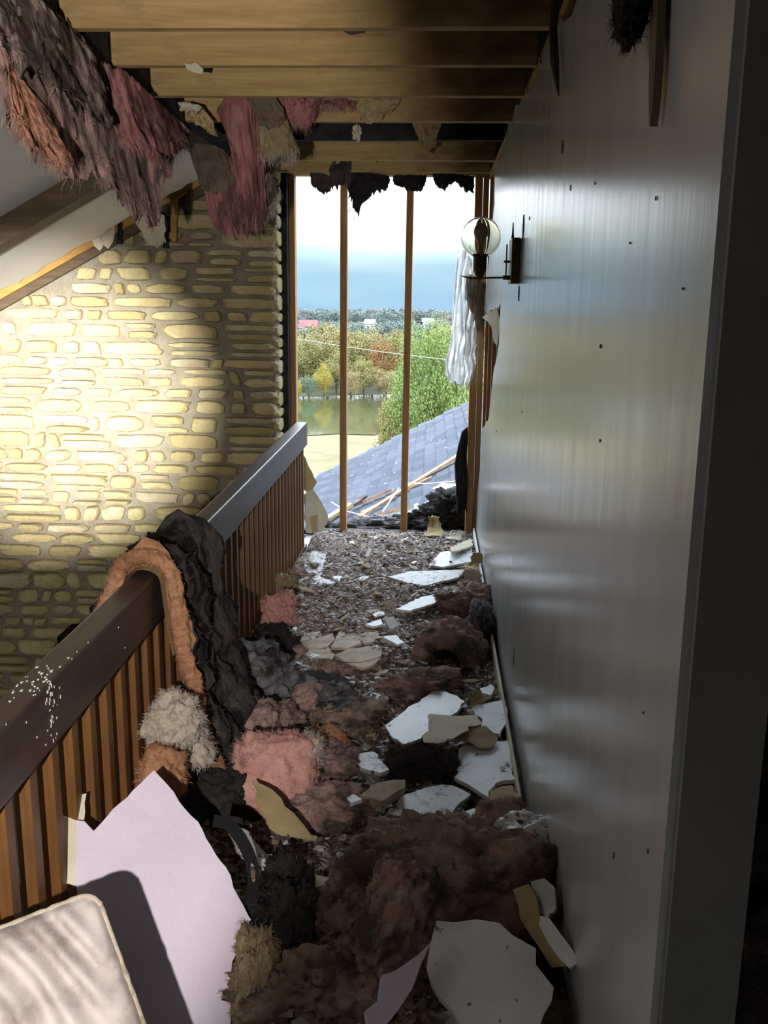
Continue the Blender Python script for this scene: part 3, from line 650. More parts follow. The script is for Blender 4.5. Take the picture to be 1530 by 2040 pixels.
# individually visible scraps
LABS = {'w': ('chalky white board crumb lying in the walkway ash', 'white board crumbs'), 't': ('tan paper flake lying in the walkway ash', 'tan paper flakes'), 'k': ('black charred splinter lying in the walkway ash', 'charred splinters'), 'b': ('brown board fragment lying in the walkway ash', 'brown board fragments')}
MATS = {'w': M['board'], 't': M['paper'], 'k': M['char'], 'b': M['board_back']}
r = random.Random(31)
for k in range(190):
    kind = r.choices('wtkb', (3, 2, 2.3, 3))[0]
    yy = 1.9+4.4*r.random()**.9; xx = r.uniform(-.68, .30); s = r.uniform(.016, .045)*(1.0 if yy > 3 else .9)
    n = r.choice((5, 6, 7)); A = Matrix.Rotation(r.uniform(0, 6.28), 3, 'Z') @ Matrix.Rotation(r.gauss(0, .22), 3, 'X') @ Matrix.Rotation(r.gauss(0, .22), 3, 'Y')
    el = r.uniform(.3, .9) if kind != 'k' else r.uniform(.15, .4)
    P = [A @ Vector((math.cos(2*math.pi*i/n)*s*r.uniform(.7, 1.25), math.sin(2*math.pi*i/n)*s*el*r.uniform(.7, 1.25), 0))+Vector((xx, yy, rub(xx, yy)+.014)) for i in range(n)]
    MB().prism(P, A @ Vector((0, 0, -r.uniform(.003, .010)))).build({'w': 'board_crumb', 't': 'paper_flake', 'k': 'char_splinter', 'b': 'board_fragment'}[kind], MATS[kind], label=LABS[kind][0], cat={'w': 'wallboard', 't': 'paper', 'k': 'splinter', 'b': 'wallboard'}[kind], group=LABS[kind][1])

# ------------------------------------------------------------------ insulation lumps
def ico(sub):
    bm = bmesh.new(); bmesh.ops.create_icosphere(bm, subdivisions=sub, radius=1)
    v = [x.co.copy() for x in bm.verts]; f = [tuple(y.index for y in q.verts) for q in bm.faces]; bm.free(); return v, f
ICO4, ICO5 = ico(4), ico(5)
def fibres(pts, n, ln, r, droop=.4, wd=.0005):
    """loose strands standing off a set of (point, normal)"""
    v = []; f = []
    for _ in range(n):
        p, nn = r.choice(pts)
        d = (nn+Vector((r.gauss(0, .6), r.gauss(0, .6), r.gauss(0, .6)))).normalized(); l = ln*r.uniform(.3, 1.2)
        a = p; b = p+d*l*.5; c = b+(d*.6+Vector((r.gauss(0, .4), r.gauss(0, .4), -droop))).normalized()*l*.5
        w = d.cross(Vector((r.random()-.5, r.random()-.5, r.random()-.5))).normalized()*wd
        i = len(v); v += [a-w, a+w, b-w*.8, b+w*.8, c]
        f += [(i, i+1, i+3, i+2), (i+2, i+3, i+4)]
    return v, f
def lump(name, label, c, dims, mat, seed, rot=(0, 0, 0), box=2.6, rough=.28, fib=500, fl=.019, fmat='fibre', hi=False, cave=None, group=None, cat='insulation'):
    r = random.Random(seed); V, F = ICO5 if (hi or max(dims) > .15) else ICO4; fib = int(fib*7)
    R_ = Matrix.Rotation(rot[2], 3, 'Z') @ Matrix.Rotation(rot[0], 3, 'X') @ Matrix.Rotation(rot[1], 3, 'Y')
    o = []; pn = []
    for p in V:
        q = (abs(p.x)**box+abs(p.y)**box+abs(p.z)**box)**(-1/box)
        s = q*(1+rough*fr(p.x*1.5+seed, p.y*1.5, p.z*1.5, 3)+rough*.45*fr(p.x*5, p.y*5+seed, p.z*5, 4)-rough*.3*abs(nz3(p.x*6, p.y*6, p.z*6+seed))+rough*.34*fr(p.x*14+seed, p.y*14, p.z*14, 3))
        w = p*s
        if cave:
            d = (p-Vector(cave[0]).normalized()).length
            w *= 1-cave[2]*smooth(cave[1], cave[1]*.35, d)
        w = Vector((w.x*dims[0]/2, w.y*dims[1]/2, w.z*dims[2]/2))
        w = R_ @ w; o.append(Vector(c)+w); pn.append((Vector(c)+w, (R_ @ p).normalized()))
    ob = mk(name, o, F, mat, label=label, cat=cat, sm=True, group=group)
    if fib:
        v, f = fibres(pn, fib, fl, r); mk('fibres', v, f, M[fmat] if fmat != 'fibre' else mat, ob, kind='stuff')
    return ob
def on_floor(px, py, h): return at(px, py, 2, h)
# along the rail, far to near
g = on_floor(590, 1150, .04); lump('wool_tuft', 'small pale pink wool tuft under the far balusters', g, (.12, .14, .1), M['pink_dirty'], 1, fib=200)
g = on_floor(568, 1172, .07); lump('wool_lump', 'olive tan wool lump leaning on the balusters behind the bright pink one', g, (.15, .17, .16), M['olive_wool'], 2, fib=260)
g = on_floor(554, 1226, .09); lump('wool_lump', 'bright salmon pink wool lump at the foot of the balusters', g, (.18, .17, .21), M['pink'], 3, fib=300, box=3.2, rough=.36)
g = on_floor(545, 1258, .05); lump('wool_tuft', 'flat grey wool scrap under the salmon pink lump', g, (.18, .10, .07), M['grey_wool'], 33, fib=150, fmat='fibre_dark')
g = on_floor(540, 1293, .07); lump('wool_lump', 'burnt black wool lump in front of the salmon pink one', g, (.21, .18, .17), M['black_wool'], 4, fib=300, fmat='fibre_dark', rough=.4)
g = on_floor(585, 1305, .05); lump('wool_tuft', 'pinkish brown wool crumb right of the burnt black lump', g, (.12, .12, .09), M['pink_dirty'], 5, fib=200)
g = on_floor(505, 1352, .11); lump('wool_lump', 'big dark grey sooted wool boulder beside the draped batt', g, (.32, .30, .27), M['grey_wool'], 6, fib=900, fmat='fibre_dark', hi=True, rough=.3)
g = on_floor(580, 1370, .07); lump('wool_tuft', 'small blue grey wool knob at the edge of the grey boulder', g, (.10, .12, .13), M['grey_wool'], 7, fib=200, fmat='fibre_dark')
g = on_floor(610, 1400, .07); lump('wool_tuft', 'brown pink wool ridge right of the grey boulder', g, (.12, .20, .13), M['pink_dirty'], 8, fib=260)
g = on_floor(500, 1455, .12); lump('wool_lump', 'brown edged pink wool block below the grey boulder', g, (.20, .17, .22), M['pink_dirty'], 9, fib=500, box=4, rough=.22)
g = on_floor(550, 1440, .09); lump('wool_tuft', 'sooty brown wool wad behind the pink wool tray', g, (.18, .18, .14), M['brown_wool'], 10, fib=300)
g = on_floor(548, 1545, .15); lump('wool_block', 'large pink wool block with a pale torn right flank', g, (.25, .16, .26), M['pink'], 11, rot=(-.35, .15, .2), box=4.5, rough=.2, fib=700, hi=True, fl=.02)
g = on_floor(595, 1540, .14); lump('wool_flank', 'pale cream wool fringe on the right of the large pink block', g, (.10, .15, .24), M['pale_wool'], 12, rot=(-.2, .35, .1), box=3, fib=500, fmat='fibre_pale', fl=.03)
g = on_floor(655, 1480, .10); lump('wool_tuft', 'amber yellow wool wisp in the middle of the walkway', g, (.14, .12, .09), M['orange'], 13, rot=(0, .3, -.5), fib=300)
g = on_floor(650, 1520, .08); lump('wool_lump', 'rust brown wool mat right of the large pink block', g, (.22, .22, .12), M['pink_dirty'], 14, fib=500, rough=.4)
g = on_floor(640, 1615, .08); lump('wool_lump', 'brown pink wool mat in front of the large pink block', g, (.26, .20, .12), M['pink_dirty'], 15, fib=600, rough=.42)
g = on_floor(640, 1400, .05); lump('wool_mat', 'dark sooty wool mat mid walkway, trodden flat', g, (.30, .36, .10), M['grey_wool'], 16, fib=700, fmat='fibre_dark', rough=.5)
g = on_floor(690, 1430, .05); lump('wool_mat', 'trodden brown wool mat right of the dark sooty mat', g, (.30, .34, .09), M['brown_wool'], 17, fib=600, rough=.5)
g = on_floor(840, 1365, .05); lump('wool_mat', 'flat pale pink wool mat in front of the big pink arch', g, (.30, .20, .10), M['pink_dirty'], 18, fib=600, rough=.45)
g = on_floor(660, 1340, .04); lump('wool_mat', 'rusty wool scrap before the cracked plaster patch', g, (.18, .12, .08), M['brown_wool'], 19, fib=250, rough=.45)
g = on_floor(840, 1528, .06); lump('ash_wad', 'black hairy ash wad left of the clean white sheet', g, (.20, .15, .07), M['black_wool'], 20, fib=1200, fmat='fibre_dark', rough=.6, fl=.06, cat='ash')
# arch of batt by the wall: a folded batt standing open toward the room
def arch(name, label, c, rad, th, depth, az, mat, seed, span=(.0, math.pi), inner=None, squash=1.0, fib=900, fmat='fibre', lean=0.0):
    r = random.Random(seed); na, nd = 64, 26; v = []; f = []; pn = []
    A = Matrix.Rotation(az, 3, 'Z')
    def P(a, d, rr):
        nn = rr*(1+.13*fr(math.cos(a)*2+seed, math.sin(a)*2, d*3, 4))+.012*fr(a*6, d*14, seed, 3)
        q = Vector((-math.cos(a)*nn, (d-.5)*depth+.02*nz3(a*3, seed), math.sin(a)*nn*squash))
        q.y += lean*q.z
        return Vector(c)+A @ q
    for k, rr in ((0, rad), (1, rad-th)):
        for j in range(nd+1):
            for i in range(na+1):
                a = span[0]+(span[1]-span[0])*i/na; e = 1-.25*(abs(2*j/nd-1)**6)*(1 if k == 0 else -1)*.5
                v.append(P(a, j/nd, rr*e))
    n1 = (na+1)*(nd+1)
    for j in range(nd):
        for i in range(na):
            a = j*(na+1)+i; f.append((a, a+1, a+na+2, a+na+1)); a += n1; f.append((a, a+na+1, a+na+2, a+1))
    for i in range(na):
        f.append((i, n1+i, n1+i+1, i+1)); a = nd*(na+1)+i; f.append((a, a+1, n1+a+1, n1+a))
    for j in range(nd):
        a = j*(na+1); b = a+na+1; f.append((a, b, n1+b, n1+a)); a += na; b += na; f.append((a, n1+a, n1+b, b))
    o = mk(name, v, f, [mat, inner or mat], label=label, cat='insulation', sm=True)
    me = o.data; nq = 0
    for idx, p in enumerate(me.polygons):
        if idx < 2*na*nd and idx % 2 == 1: p.material_index = 1
    ctr = Vector(c)
    pn = [(p, (p-ctr).normalized()) for p in v[:n1]]
    vv, ff = fibres(pn, fib, .018, r); mk('fibres', vv, ff, M[fmat], o, kind='stuff')
    return o
g = on_floor(898, 1330, .02)
arch('wool_arch', 'big arched pink wool batt with a burnt black hollow by the glossy wall', g+Vector((0, .10, .0)), .165, .085, .24, -.30, M['pink_dirty'], 5, (.0, 3.1), M['olive_wool'], 1.05, 900)
lump('burnt_core', 'burnt black wool core inside the big pink arch', g+Vector((.01, .13, .055)), (.22, .14, .16), M['black_wool'], 44, fib=300, fmat='fibre_dark')
g = on_floor(935, 1205, .08); lump('wool_lump', 'sooty pink wool lump behind the big pink arch', g, (.30, .26, .16), M['pink_dirty'], 22, fib=500, rough=.4)
g = on_floor(958, 1250, .09); lump('wool_lump', 'grey black wool roll between the pink arch and the glossy wall', g+Vector((0, .03, 0)), (.12, .30, .2), M['grey_wool'], 23, fib=400, fmat='fibre_dark')
g = on_floor(945, 1170, .05); lump('wool_tuft', 'brown wool tuft against the glossy wall by the white paper shell', g+Vector((0, -.1, 0)), (.16, .16, .1), M['brown_wool'], 24, fib=250)
# near heap on the right
g = on_floor(880, 1680, .14); lump('wool_roll', 'brown pink wool roll at the top of the bottom heap', g, (.30, .15, .13), M['pink_dirty'], 25, rot=(0, .1, .15), fib=700, rough=.4, hi=True)
g = on_floor(1005, 1640, .13); lump('wool_roll', 'pink wool roll beside the narrow slanted board strip', g, (.15, .14, .12), M['pink_dirty'], 26, fib=400, rough=.35)
g = on_floor(945, 1665, .12); lump('wool_tuft', 'cream wool wisp between the two wool rolls', g, (.16, .12, .10), M['pale_wool'], 27, fib=350, fmat='fibre_pale', rough=.5)
g = on_floor(905, 1800, .15); lump('wool_mound', 'huge dusky pink wool batt heaped across the bottom heap', g+Vector((.0, .03, .02)), (.52, .24, .30), M['pink_dirty'], 52, rot=(-.25, .10, .08), box=3.4, rough=.26, fib=1400, hi=True)
g = on_floor(790, 1890, .20); lump('wool_slab', 'smooth dusky pink wool slab on the left flank of the huge batt', g+Vector((.0, .05, .0)), (.17, .22, .32), M['pink_dirty'], 28, rot=(-.2, .45, .2), fib=800, hi=True, box=3)
g = on_floor(690, 1850, .10); lump('wool_lump', 'dark pink wool wad left of the smooth pink slab', g, (.22, .24, .16), M['pink_dirty'], 29, fib=600, rough=.45)
g = on_floor(720, 1965, .10); lump('wool_lump', 'pinkish wool crumble at the bottom edge left of the pale blade', g, (.22, .2, .17), M['pink_dirty'], 30, fib=600, rough=.45)
g = on_floor(600, 1990, .08); lump('wool_lump', 'grey brown wool crumble at the very bottom centre', g, (.26, .18, .14), M['brown_wool'], 31, fib=500, rough=.45)
g = on_floor(575, 1830, .12); lump('char_lump', 'black charred lump between the lilac board and the pink wool', g+Vector((0, 0, .0)), (.14, .28, .24), M['black_wool'], 32, fib=300, fmat='fibre_dark', rough=.4, cat='ash')
g = on_floor(1075, 1700, .17); lump('dusty_bundle', 'dusty white wrapped bundle wedged against the glossy wall', g+Vector((-.01, .02, -.01)), (.24, .17, .17), M['board_dirty'], 34, rot=(0, .15, .25), box=3.6, rough=.2, fib=300, fmat='fibre_pale')
g = on_floor(1030, 1745, .18); lump('wool_tuft', 'dark olive wool mat between the dusty bundle and the huge batt', g+Vector((0, .02, 0)), (.26, .18, .10), M['olive_wool'], 35, fib=500, rough=.45)
g = on_floor(1110, 1990, .04); lump('char_lump', 'black ash heap in the corner by the glossy wall, bottom right', g, (.22, .26, .12), M['black_wool'], 36, fib=200, fmat='fibre_dark', cat='ash')
g = on_floor(1000, 2010, .06); lump('wool_tuft', 'olive moss-like wool crumbs under the grey sheet, bottom edge', g+Vector((.12, -.05, 0)), (.20, .14, .08), M['olive_wool'], 37, fib=300)
g = on_floor(500, 1985, .10); lump('wool_lump', 'straw brown fibre wad at the bottom behind the lilac board', g+Vector((0, .05, 0)), (.10, .18, .22), M['olive_wool'], 38, fib=500)
g = on_floor(420, 1600, .10); lump('char_lump', 'black sooty wad in the shade under the draped batt', g, (.26, .22, .20), M['black_wool'], 39, fib=300, fmat='fibre_dark', cat='ash')
g = on_floor(420, 1500, .12); lump('wool_lump', 'dark grey hanging wool foot beneath the draped batt', g+Vector((0, .04, 0)), (.16, .2, .26), M['grey_wool'], 40, fib=400, fmat='fibre_dark')

# ------------------------------------------------------------------ batt draped over the rail
def loft(name, label, prof, y0, y1, ny, mat, seed, th, cat='insulation', warp=.02, mats=None, tag_=True):
    """thick blanket: a profile of (x,z) swept along y, both faces closed"""
    v = []; f = []; n = len(prof); rr = random.Random(seed)
    for s in (0, 1):
        for j in range(ny+1):
            t = j/ny
            for i, (x, z, dy0, dy1) in enumerate(prof):
                a = Vector((prof[max(i-1, 0)][0], 0, prof[max(i-1, 0)][1])); b = Vector((prof[min(i+1, n-1)][0], 0, prof[min(i+1, n-1)][1]))
                d = (b-a).normalized(); nn = Vector((-d.z, 0, d.x))
                k = (th*(.75+.5*nz3(i*.25, t*3, seed)) if s else 0)
                dsp = warp*fr(i*.22+seed, t*4, 1, 4)*(1 if s else .0)
                yy = (y0+dy0)*(1-t)+(y1+dy1)*t+.012*nz3(i*.5, t*2, seed+2)
                v.append(Vector((x, 0, z))+nn*(k+dsp)+Vector((0, yy, 0)))
    n1 = n*(ny+1)
    for j in range(ny):
        for i in range(n-1):
            a = j*n+i; f.append((a, a+1, a+n+1, a+n)); a += n1; f.append((a, a+n, a+n+1, a+1))
    nf = len(f)
    for i in range(n-1):
        f.append((i, n1+i, n1+i+1, i+1)); a = ny*n+i; f.append((a, a+1, n1+a+1, n1+a))
    for j in range(ny):
        a = j*n; b = a+n; f.append((a, b, n1+b, n1+a)); a += n-1; b += n-1; f.append((a, n1+a, n1+b, b))
    return v, f, n1, nf
prof = []
# down the open side, over the top, down the walkway side
for k in range(8): prof.append((XF-.072-.012-.12*(1-k/7)**1.2, RT-.24+.225*(k/7), .05, -.02))
for k in range(1, 8):
    a = math.pi*(1-k/8); prof.append((XF-.036+math.cos(a)*.05, RT-.015+math.sin(a)*.032, .0, .0))
for k in range(24):
    t = k/23; prof.append((XF+.016+.05*t+.09*t*t, RT-.02-.66*t, -.02*t, .02+.05*t))
v, f, n1, nf = loft('draped_batt', '', prof, 2.66, 3.14, 60, None, 3, .055, warp=.06)
root = empty('draped_batt', (XF-.03, 2.9, RT), 'sooty batt of glass wool slung over the dark railing, orange at its cut edge', 'insulation')
o = mk('facing_wool', v, f, [M['drape'], M['orange'], M['tan']], root, sm=True)
for i, p in enumerate(o.data.polygons):
    if i >= nf:
        if (i-nf) % 2 == 0 and i < nf+2*(len(prof)-1): p.material_index = 1
pn = [(q, Vector((.6, -.3, .4))) for q in v[n1:]]
vv, ff = fibres(pn, 1800, .022, random.Random(2)); mk('fibres', vv, ff, M['fibre_dark'], root, kind='stuff')
# thick orange edge bulging out at the near cut
mb = MB(); pts = []; rr = []
for i in range(2, len(prof)-1):
    x, z, *_ = prof[i]; d = Vector((prof[i+1][0]-prof[i-1][0], 0, prof[i+1][1]-prof[i-1][1])).normalized(); nn = Vector((-d.z, 0, d.x))
    pts.append(Vector((x, 2.655-.02*(i/len(prof)), z))+nn*.034); rr.append(.023*(1+.25*nz3(i*.8, 3))*(1 if i < 30 else .8))
fine = []; fr_ = []
for i in range(len(pts)-1):
    for k in range(8):
        t = k/8; fine.append(pts[i].lerp(pts[i+1], t)); fr_.append((rr[i]*(1-t)+rr[i+1]*t)*(1+.18*nz3(i*2.1+k*.25, 7)))
mb.tube(fine, fr_, 28)
for q in mb.v: q += Vector((.8, -1, .5))*(.014*fr(q.x*18, q.y*18, q.z*12, 4)+.006*fr(q.x*45, q.y*60, q.z*45, 3))
mb.build('cut_edge', M['orange'], root, sm=True)
vv, ff = fibres([(p, Vector((.1, -1, .2))) for p in mb.v], 5000, .020, random.Random(3)); mk('fibres', vv, ff, M['orange'], root, kind='stuff')
# kraft paper lining against the rail
mb = MB(); P = []
for i in range(6, 24): x, z, *_ = prof[i]; P.append((x, z))
v2 = []; f2 = []
for i, (x, z) in enumerate(P):
    for y in (2.615, 2.70): v2.append((x+.002, y, z+.001))
for i in range(len(P)-1): f2.append((2*i, 2*i+1, 2*i+3, 2*i+2))
mk('paper_lining', v2, f2, M['tan'], root, sm=True)
g = at(345, 1440, 0, XF+.09); lump('wool_tuft', 'pale cream wool tuft hanging at the draped batt end before the balusters', g, (.15, .14, .19), M['pale_wool'], 61, rot=(.2, .3, 0), box=2.2, fib=500, fmat='fibre_pale', fl=.016, rough=.26)
g = at(380, 1480, 0, XF+.12); lump('wool_tuft', 'cream yellow wool wisp at the lowest tip of the draped batt', g, (.10, .10, .13), M['pale_wool'], 62, rot=(0, -.6, 0), fib=200, fmat='fibre_pale', fl=.02, rough=.45)
g = at(322, 1545, 0, XF+.09); lump('wool_tuft', 'salmon wool wad low before the balusters, above the lilac board', g, (.12, .13, .14), M['orange'], 63, fib=300, rough=.3)

# ------------------------------------------------------------------ foreground left: boards, cushion, strap
DWP, DWN = at(400, 1750, 1, 1.95), Vector((.25, -.75, .6)).normalized()
def Z8(*l): return [(a/2.468, 1400+b/2.468) for a, b in l]
big = slab('leaning_board', 'big lilac white textured board leaning on the railing, torch lit', 'wallboard', Z8((755,330),(850,440),(970,590),(1060,740),(1130,850),(1170,960),(1250,1090),(1190,1190),(1140,1270),(1135,1580),(1120,1700),(640,1750),(420,1500),(372,870),(375,575),(420,580),(465,628),(590,495),(690,395)), M['board_pink'], plane=(DWP, DWN), thick=.014, amp=.0022, step=.02)
slab('board_strip', 'cream folded board strip standing between the lilac board and the balusters', 'wallboard', Z8((318,505),(345,500),(385,460),(422,445),(415,590),(400,760),(376,900),(325,880),(318,760),(292,690),(305,600)), M['paper'], plane=(DWP+DWN*-.035, DWN), thick=.012, amp=.002, step=.02)
# cushion: fat ruched pad with piping, standing in front of the board
cu = empty('cushion', (-.66, 1.42, .0), 'dirty white ruched cushion with piped edge in the bottom left corner', 'cushion')
C0 = at(190, 1775, 1, 1.46)               # its top right corner
ex = (at(0, 1850, 1, 1.40)-C0); ex = ex.normalized()
ez = (at(286, 2040, 1, 1.36)-C0).normalized()
en = ex.cross(ez).normalized()
if en.y > 0: en = -en
LX, LZ, TH = .46, .62, .085
nu, nv = 90, 90; v = []; f = []
for s in (1, -1):
    for j in range(nv+1):
        b = j/nv
        for i in range(nu+1):
            a = i/nu; e = (1-(2*a-1)**8)*(1-(2*b-1)**8); e = max(e, 0)**.5
            rip = .015*math.sin((a*1.0+b*.55+.09*math.sin(b*5+a*3))*46+2.2*nz3(a*3, b*3, 2))*smooth(0, .12, a)*(.45+.55*smooth(.9, .1, b))+.01*fr(a*5, b*5, 7, 3)
            r_ = .03
            ca = min(a*LX, r_); cb = min(b*LZ, r_)
            p = C0+ex*(a*LX)+ez*(b*LZ)
            if a*LX < r_ and b*LZ < r_:
                d = Vector((a*LX-r_, b*LZ-r_))
                if d.length > 1e-6:
                    k = max(abs(d.x), abs(d.y))/d.length; p = C0+ex*(r_+d.x*k)+ez*(r_+d.y*k)
            p = p+en*(s*(TH*.5*e)+(rip*e if s == 1 else 0))
            v.append(p)
n1 = (nu+1)*(nv+1)
for k in (0, 1):
    for j in range(nv):
        for i in range(nu):
            a = k*n1+j*(nu+1)+i; f.append((a, a+1, a+nu+2, a+nu+1) if k == 0 else (a, a+nu+1, a+nu+2, a+1))
CU_DEPTH = Vector(en)*-.0
mk('cover', v, f, M['cushion'], cu, sm=True)
edge_pts = []
for k in range(40): edge_pts.append(C0+ex*(.03+(LX-.03)*(1-k/39)))
for k in range(8):
    a = math.pi/2*k/7; edge_pts.append(C0+ex*(.03-.03*math.sin(a))+ez*(.03-.03*math.cos(a)))
for k in range(40): edge_pts.append(C0+ez*(.03+(LZ-.03)*k/39))
edge_pts = [p+en*.004*nz3(i*.6, 2) for i, p in enumerate(edge_pts)]
MB().tube(edge_pts, [.0052*(1+.4*nz3(i*.9)) for i in range(len(edge_pts))], 8).build('piping', M['pale_wool'], cu, sm=True)
# black strap with a slot, behind the lilac board
path = [(425, 1635), (455, 1642), (478, 1668), (497, 1705), (505, 1745), (503, 1790), (497, 1830)]
SP = DWP+DWN*-.05
P = [on_plane(a, b, SP, DWN) for a, b in path]
fine = []
for i in range(len(P)-1):
    p0, p1, p2, p3 = P[max(i-1, 0)], P[i], P[i+1], P[min(i+2, len(P)-1)]
    for k in range(6):
        t = k/6; fine.append(.5*((2*p1)+(p2-p0)*t+(2*p0-5*p1+4*p2-p3)*t*t+(3*p1-p0-3*p2+p3)*t**3))
fine.append(P[-1])
def ribbon(pts, half, th, n, slot=None):
    mb = MB()
    rows = []
    for i, p in enumerate(pts):
        d = (pts[min(i+1, len(pts)-1)]-pts[max(i-1, 0)]).normalized(); sd = d.cross(n).normalized(); rows.append((p, sd))
    def strip(a, b, i0, i1):
        v = []; f = []
        for i in range(i0, i1+1):
            p, sd = rows[i]
            aa = a(i); bb = b(i)
            v += [p+sd*aa, p+sd*bb, p+sd*bb-n*th, p+sd*aa-n*th]
        m = i1-i0
        for i in range(m):
            for k in range(4): f.append((4*i+k, 4*i+(k+1) % 4, 4*i+4+(k+1) % 4, 4*i+4+k))
        f += [(3, 2, 1, 0), (4*m, 4*m+1, 4*m+2, 4*m+3)]
        mb.add(v, f)
    L_ = len(pts)-1
    if slot:
        s0, s1, hw = slot
        hole = lambda i: hw*math.sqrt(max(0, 1-((i-(s0+s1)/2)/((s1-s0)/2))**2))
        strip(lambda i: -half, lambda i: half, 0, s0); strip(lambda i: -half, lambda i: -hole(i), s0, s1)
        strip(lambda i: hole(i), lambda i: half, s0, s1); strip(lambda i: -half, lambda i: half, s1, L_)
    else: strip(lambda i: -half, lambda i: half, 0, L_)
    return mb
ribbon(fine, .015, .006, DWN, (20, 26, .006)).build('strap', M['black'], label='black slotted plastic strap curving behind the lilac board', cat='strap')

# ------------------------------------------------------------------ hanging insulation
def hang(name, label, cols_, mat, seed, rows=46, sub=9, th=.05, rag_=.22, amp=.035, streak=7, fib=900, fl=.045, fmat='fibre', parent=None, cat='insulation', tipw=.25):
    """torn batt hanging: control columns (top px, top py, bottom px, bottom py, depth top, depth bottom)"""
    r = random.Random(seed); C_ = []
    for i in range(len(cols_)-1):
        for k in range(sub):
            t = k/sub; t2 = t*t*(3-2*t)*.5+t*.5
            C_.append([a*(1-t2)+b*t2 for a, b in zip(cols_[i], cols_[i+1])])
    C_.append(list(cols_[-1])); n = len(C_)
    top = [at(c[0], c[1], 1, c[4]) for c in C_]; bot = [at(c[2], c[3], 1, c[5]) for c in C_]
    v = []; f = []; pn = []; tips = []
    for s in (1, -1):
        for i in range(n):
            ln = 1-rag_*(.5+.5*nz3(i*.55, seed))-rag_*.7*abs(nz3(i*1.7, seed+5))
            ed = min(1, 4*min(i, n-1-i)/n+.05)
            for j in range(rows+1):
                t = j/rows; p = top[i].lerp(bot[i], t*ln)
                sway = Vector((.02*nz3(i*.25, t*3, seed)+(.05*nz3(i*.03, t*5, seed) if cat == 'plastic film' else 0), .02*nz3(i*.22, t*2.2, seed+3), 0))*t
                k = th*.5*ed**.5*(1-.75*t**3)*(1+.5*nz3(i*.35, t*2, seed+1))
                d = amp*fr(i*streak*.06, t*2.3+nz3(i*.13, seed)*.6, seed+2, 4)+amp*.45*nz3(i*streak*.16, t*6, seed)
                nrm = Vector((.15, -1, .05)).normalized()
                q = p+sway+nrm*(s*k+d*(1 if s == 1 else .6))
                v.append(q)
                if s == 1: pn.append((q, nrm))
                if s == 1 and t > .82: tips.append((q, Vector((0, -.25, -1))))
    R1 = rows+1; n1 = n*R1
    for i in range(n-1):
        for j in range(rows):
            a = i*R1+j; f.append((a, a+1, a+R1+1, a+R1)); a += n1; f.append((a, a+R1, a+R1+1, a+1))
        a = i*R1; f.append((a, a+R1, n1+a+R1, n1+a)); a = i*R1+rows; f.append((a, n1+a, n1+a+R1, a+R1))
    for j in range(rows):
        f.append((j, n1+j, n1+j+1, j+1)); a = (n-1)*R1+j; f.append((a, a+1, n1+a+1, n1+a))
    o = mk(name, v, f, mat, parent, label=label, cat=cat, sm=True)
    if fib:
        vv, ff = fibres(tips, int(fib*.65), fl, r, 2.2, .0006); v2, f2 = fibres(pn, int(fib*.35), fl*.3, r, 2.2, .0004)
        b = len(vv); vv += v2; ff += [tuple(x+b for x in q) for q in f2]
        mk('fibres', vv, ff, mat if fmat == 'fibre' else M[fmat], o, kind='stuff')
    return o
hang('hanging_batt', 'long brown and pink torn wool batt hanging from the upper left joist ends', [
    (-30, -60, 25, 300, 2.5, 2.35), (40, -20, 70, 345, 2.6, 2.45), (85, 10, 135, 395, 2.8, 2.6), (125, 40, 175, 400, 3.0, 2.8), (165, 75, 225, 412, 3.1, 2.95), (205, 125, 265, 470, 3.3, 3.1), (250, 160, 300, 500, 3.5, 3.3), (300, 195, 318, 480, 3.8, 3.5), (340, 225, 345, 330, 4.1, 3.9), (378, 260, 372, 290, 4.4, 4.3)], M['hang'], 3, th=.10, amp=.085, fib=1500, fl=.06)
hang('hanging_batt', 'orange pink wool sheet hanging at the far upper left', [
    (0, 60, 45, 270, 2.35, 2.3), (18, 120, 75, 320, 2.4, 2.35), (40, 150, 105, 345, 2.45, 2.4), (70, 190, 130, 350, 2.5, 2.45), (92, 215, 150, 335, 2.55, 2.5)], M['hang_orange'], 8, th=.05, amp=.04, fib=900)
hang('hanging_batt', 'dark brown wool tatters across the top of the upper left batt', [
    (-20, -40, 10, 130, 2.4, 2.2), (25, -30, 55, 190, 2.5, 2.3), (70, -10, 125, 260, 2.6, 2.45), (110, 30, 170, 280, 2.75, 2.6), (150, 70, 200, 300, 2.95, 2.8), (190, 110, 240, 290, 3.1, 3.0)], M['hang_grey'], 13, th=.06, amp=.09, fib=500, fmat='fibre', rag_=.4)
hang('hanging_batt', 'rose pink wool flap right of the long upper left batt', [
    (215, 135, 250, 300, 3.2, 3.1), (245, 140, 285, 330, 3.3, 3.15), (275, 165, 320, 350, 3.45, 3.3), (310, 200, 350, 310, 3.7, 3.6), (350, 240, 375, 285, 4.1, 4.0)], M['hang_pink'], 18, th=.05, amp=.045, fib=900)
hang('hanging_batt', 'brown faced pink batt hanging beside the stone wall top', [
    (376, 300, 436, 470, 4.7, 4.5), (395, 288, 452, 490, 4.65, 4.45), (420, 290, 480, 505, 4.6, 4.4), (445, 300, 500, 500, 4.6, 4.4), (462, 320, 505, 470, 4.6, 4.45)], M['hang_pink'], 23, th=.05, amp=.03, fib=900)
hang('kraft_facing', 'smooth brown kraft facing on the batt beside the stone wall', [
    (374, 292, 402, 380, 4.62, 4.52), (395, 285, 428, 395, 4.58, 4.46), (430, 290, 455, 385, 4.55, 4.44), (455, 312, 468, 370, 4.55, 4.46)], M['grey_paper'], 24, th=.012, amp=.012, fib=0, rag_=.12, cat='paper')
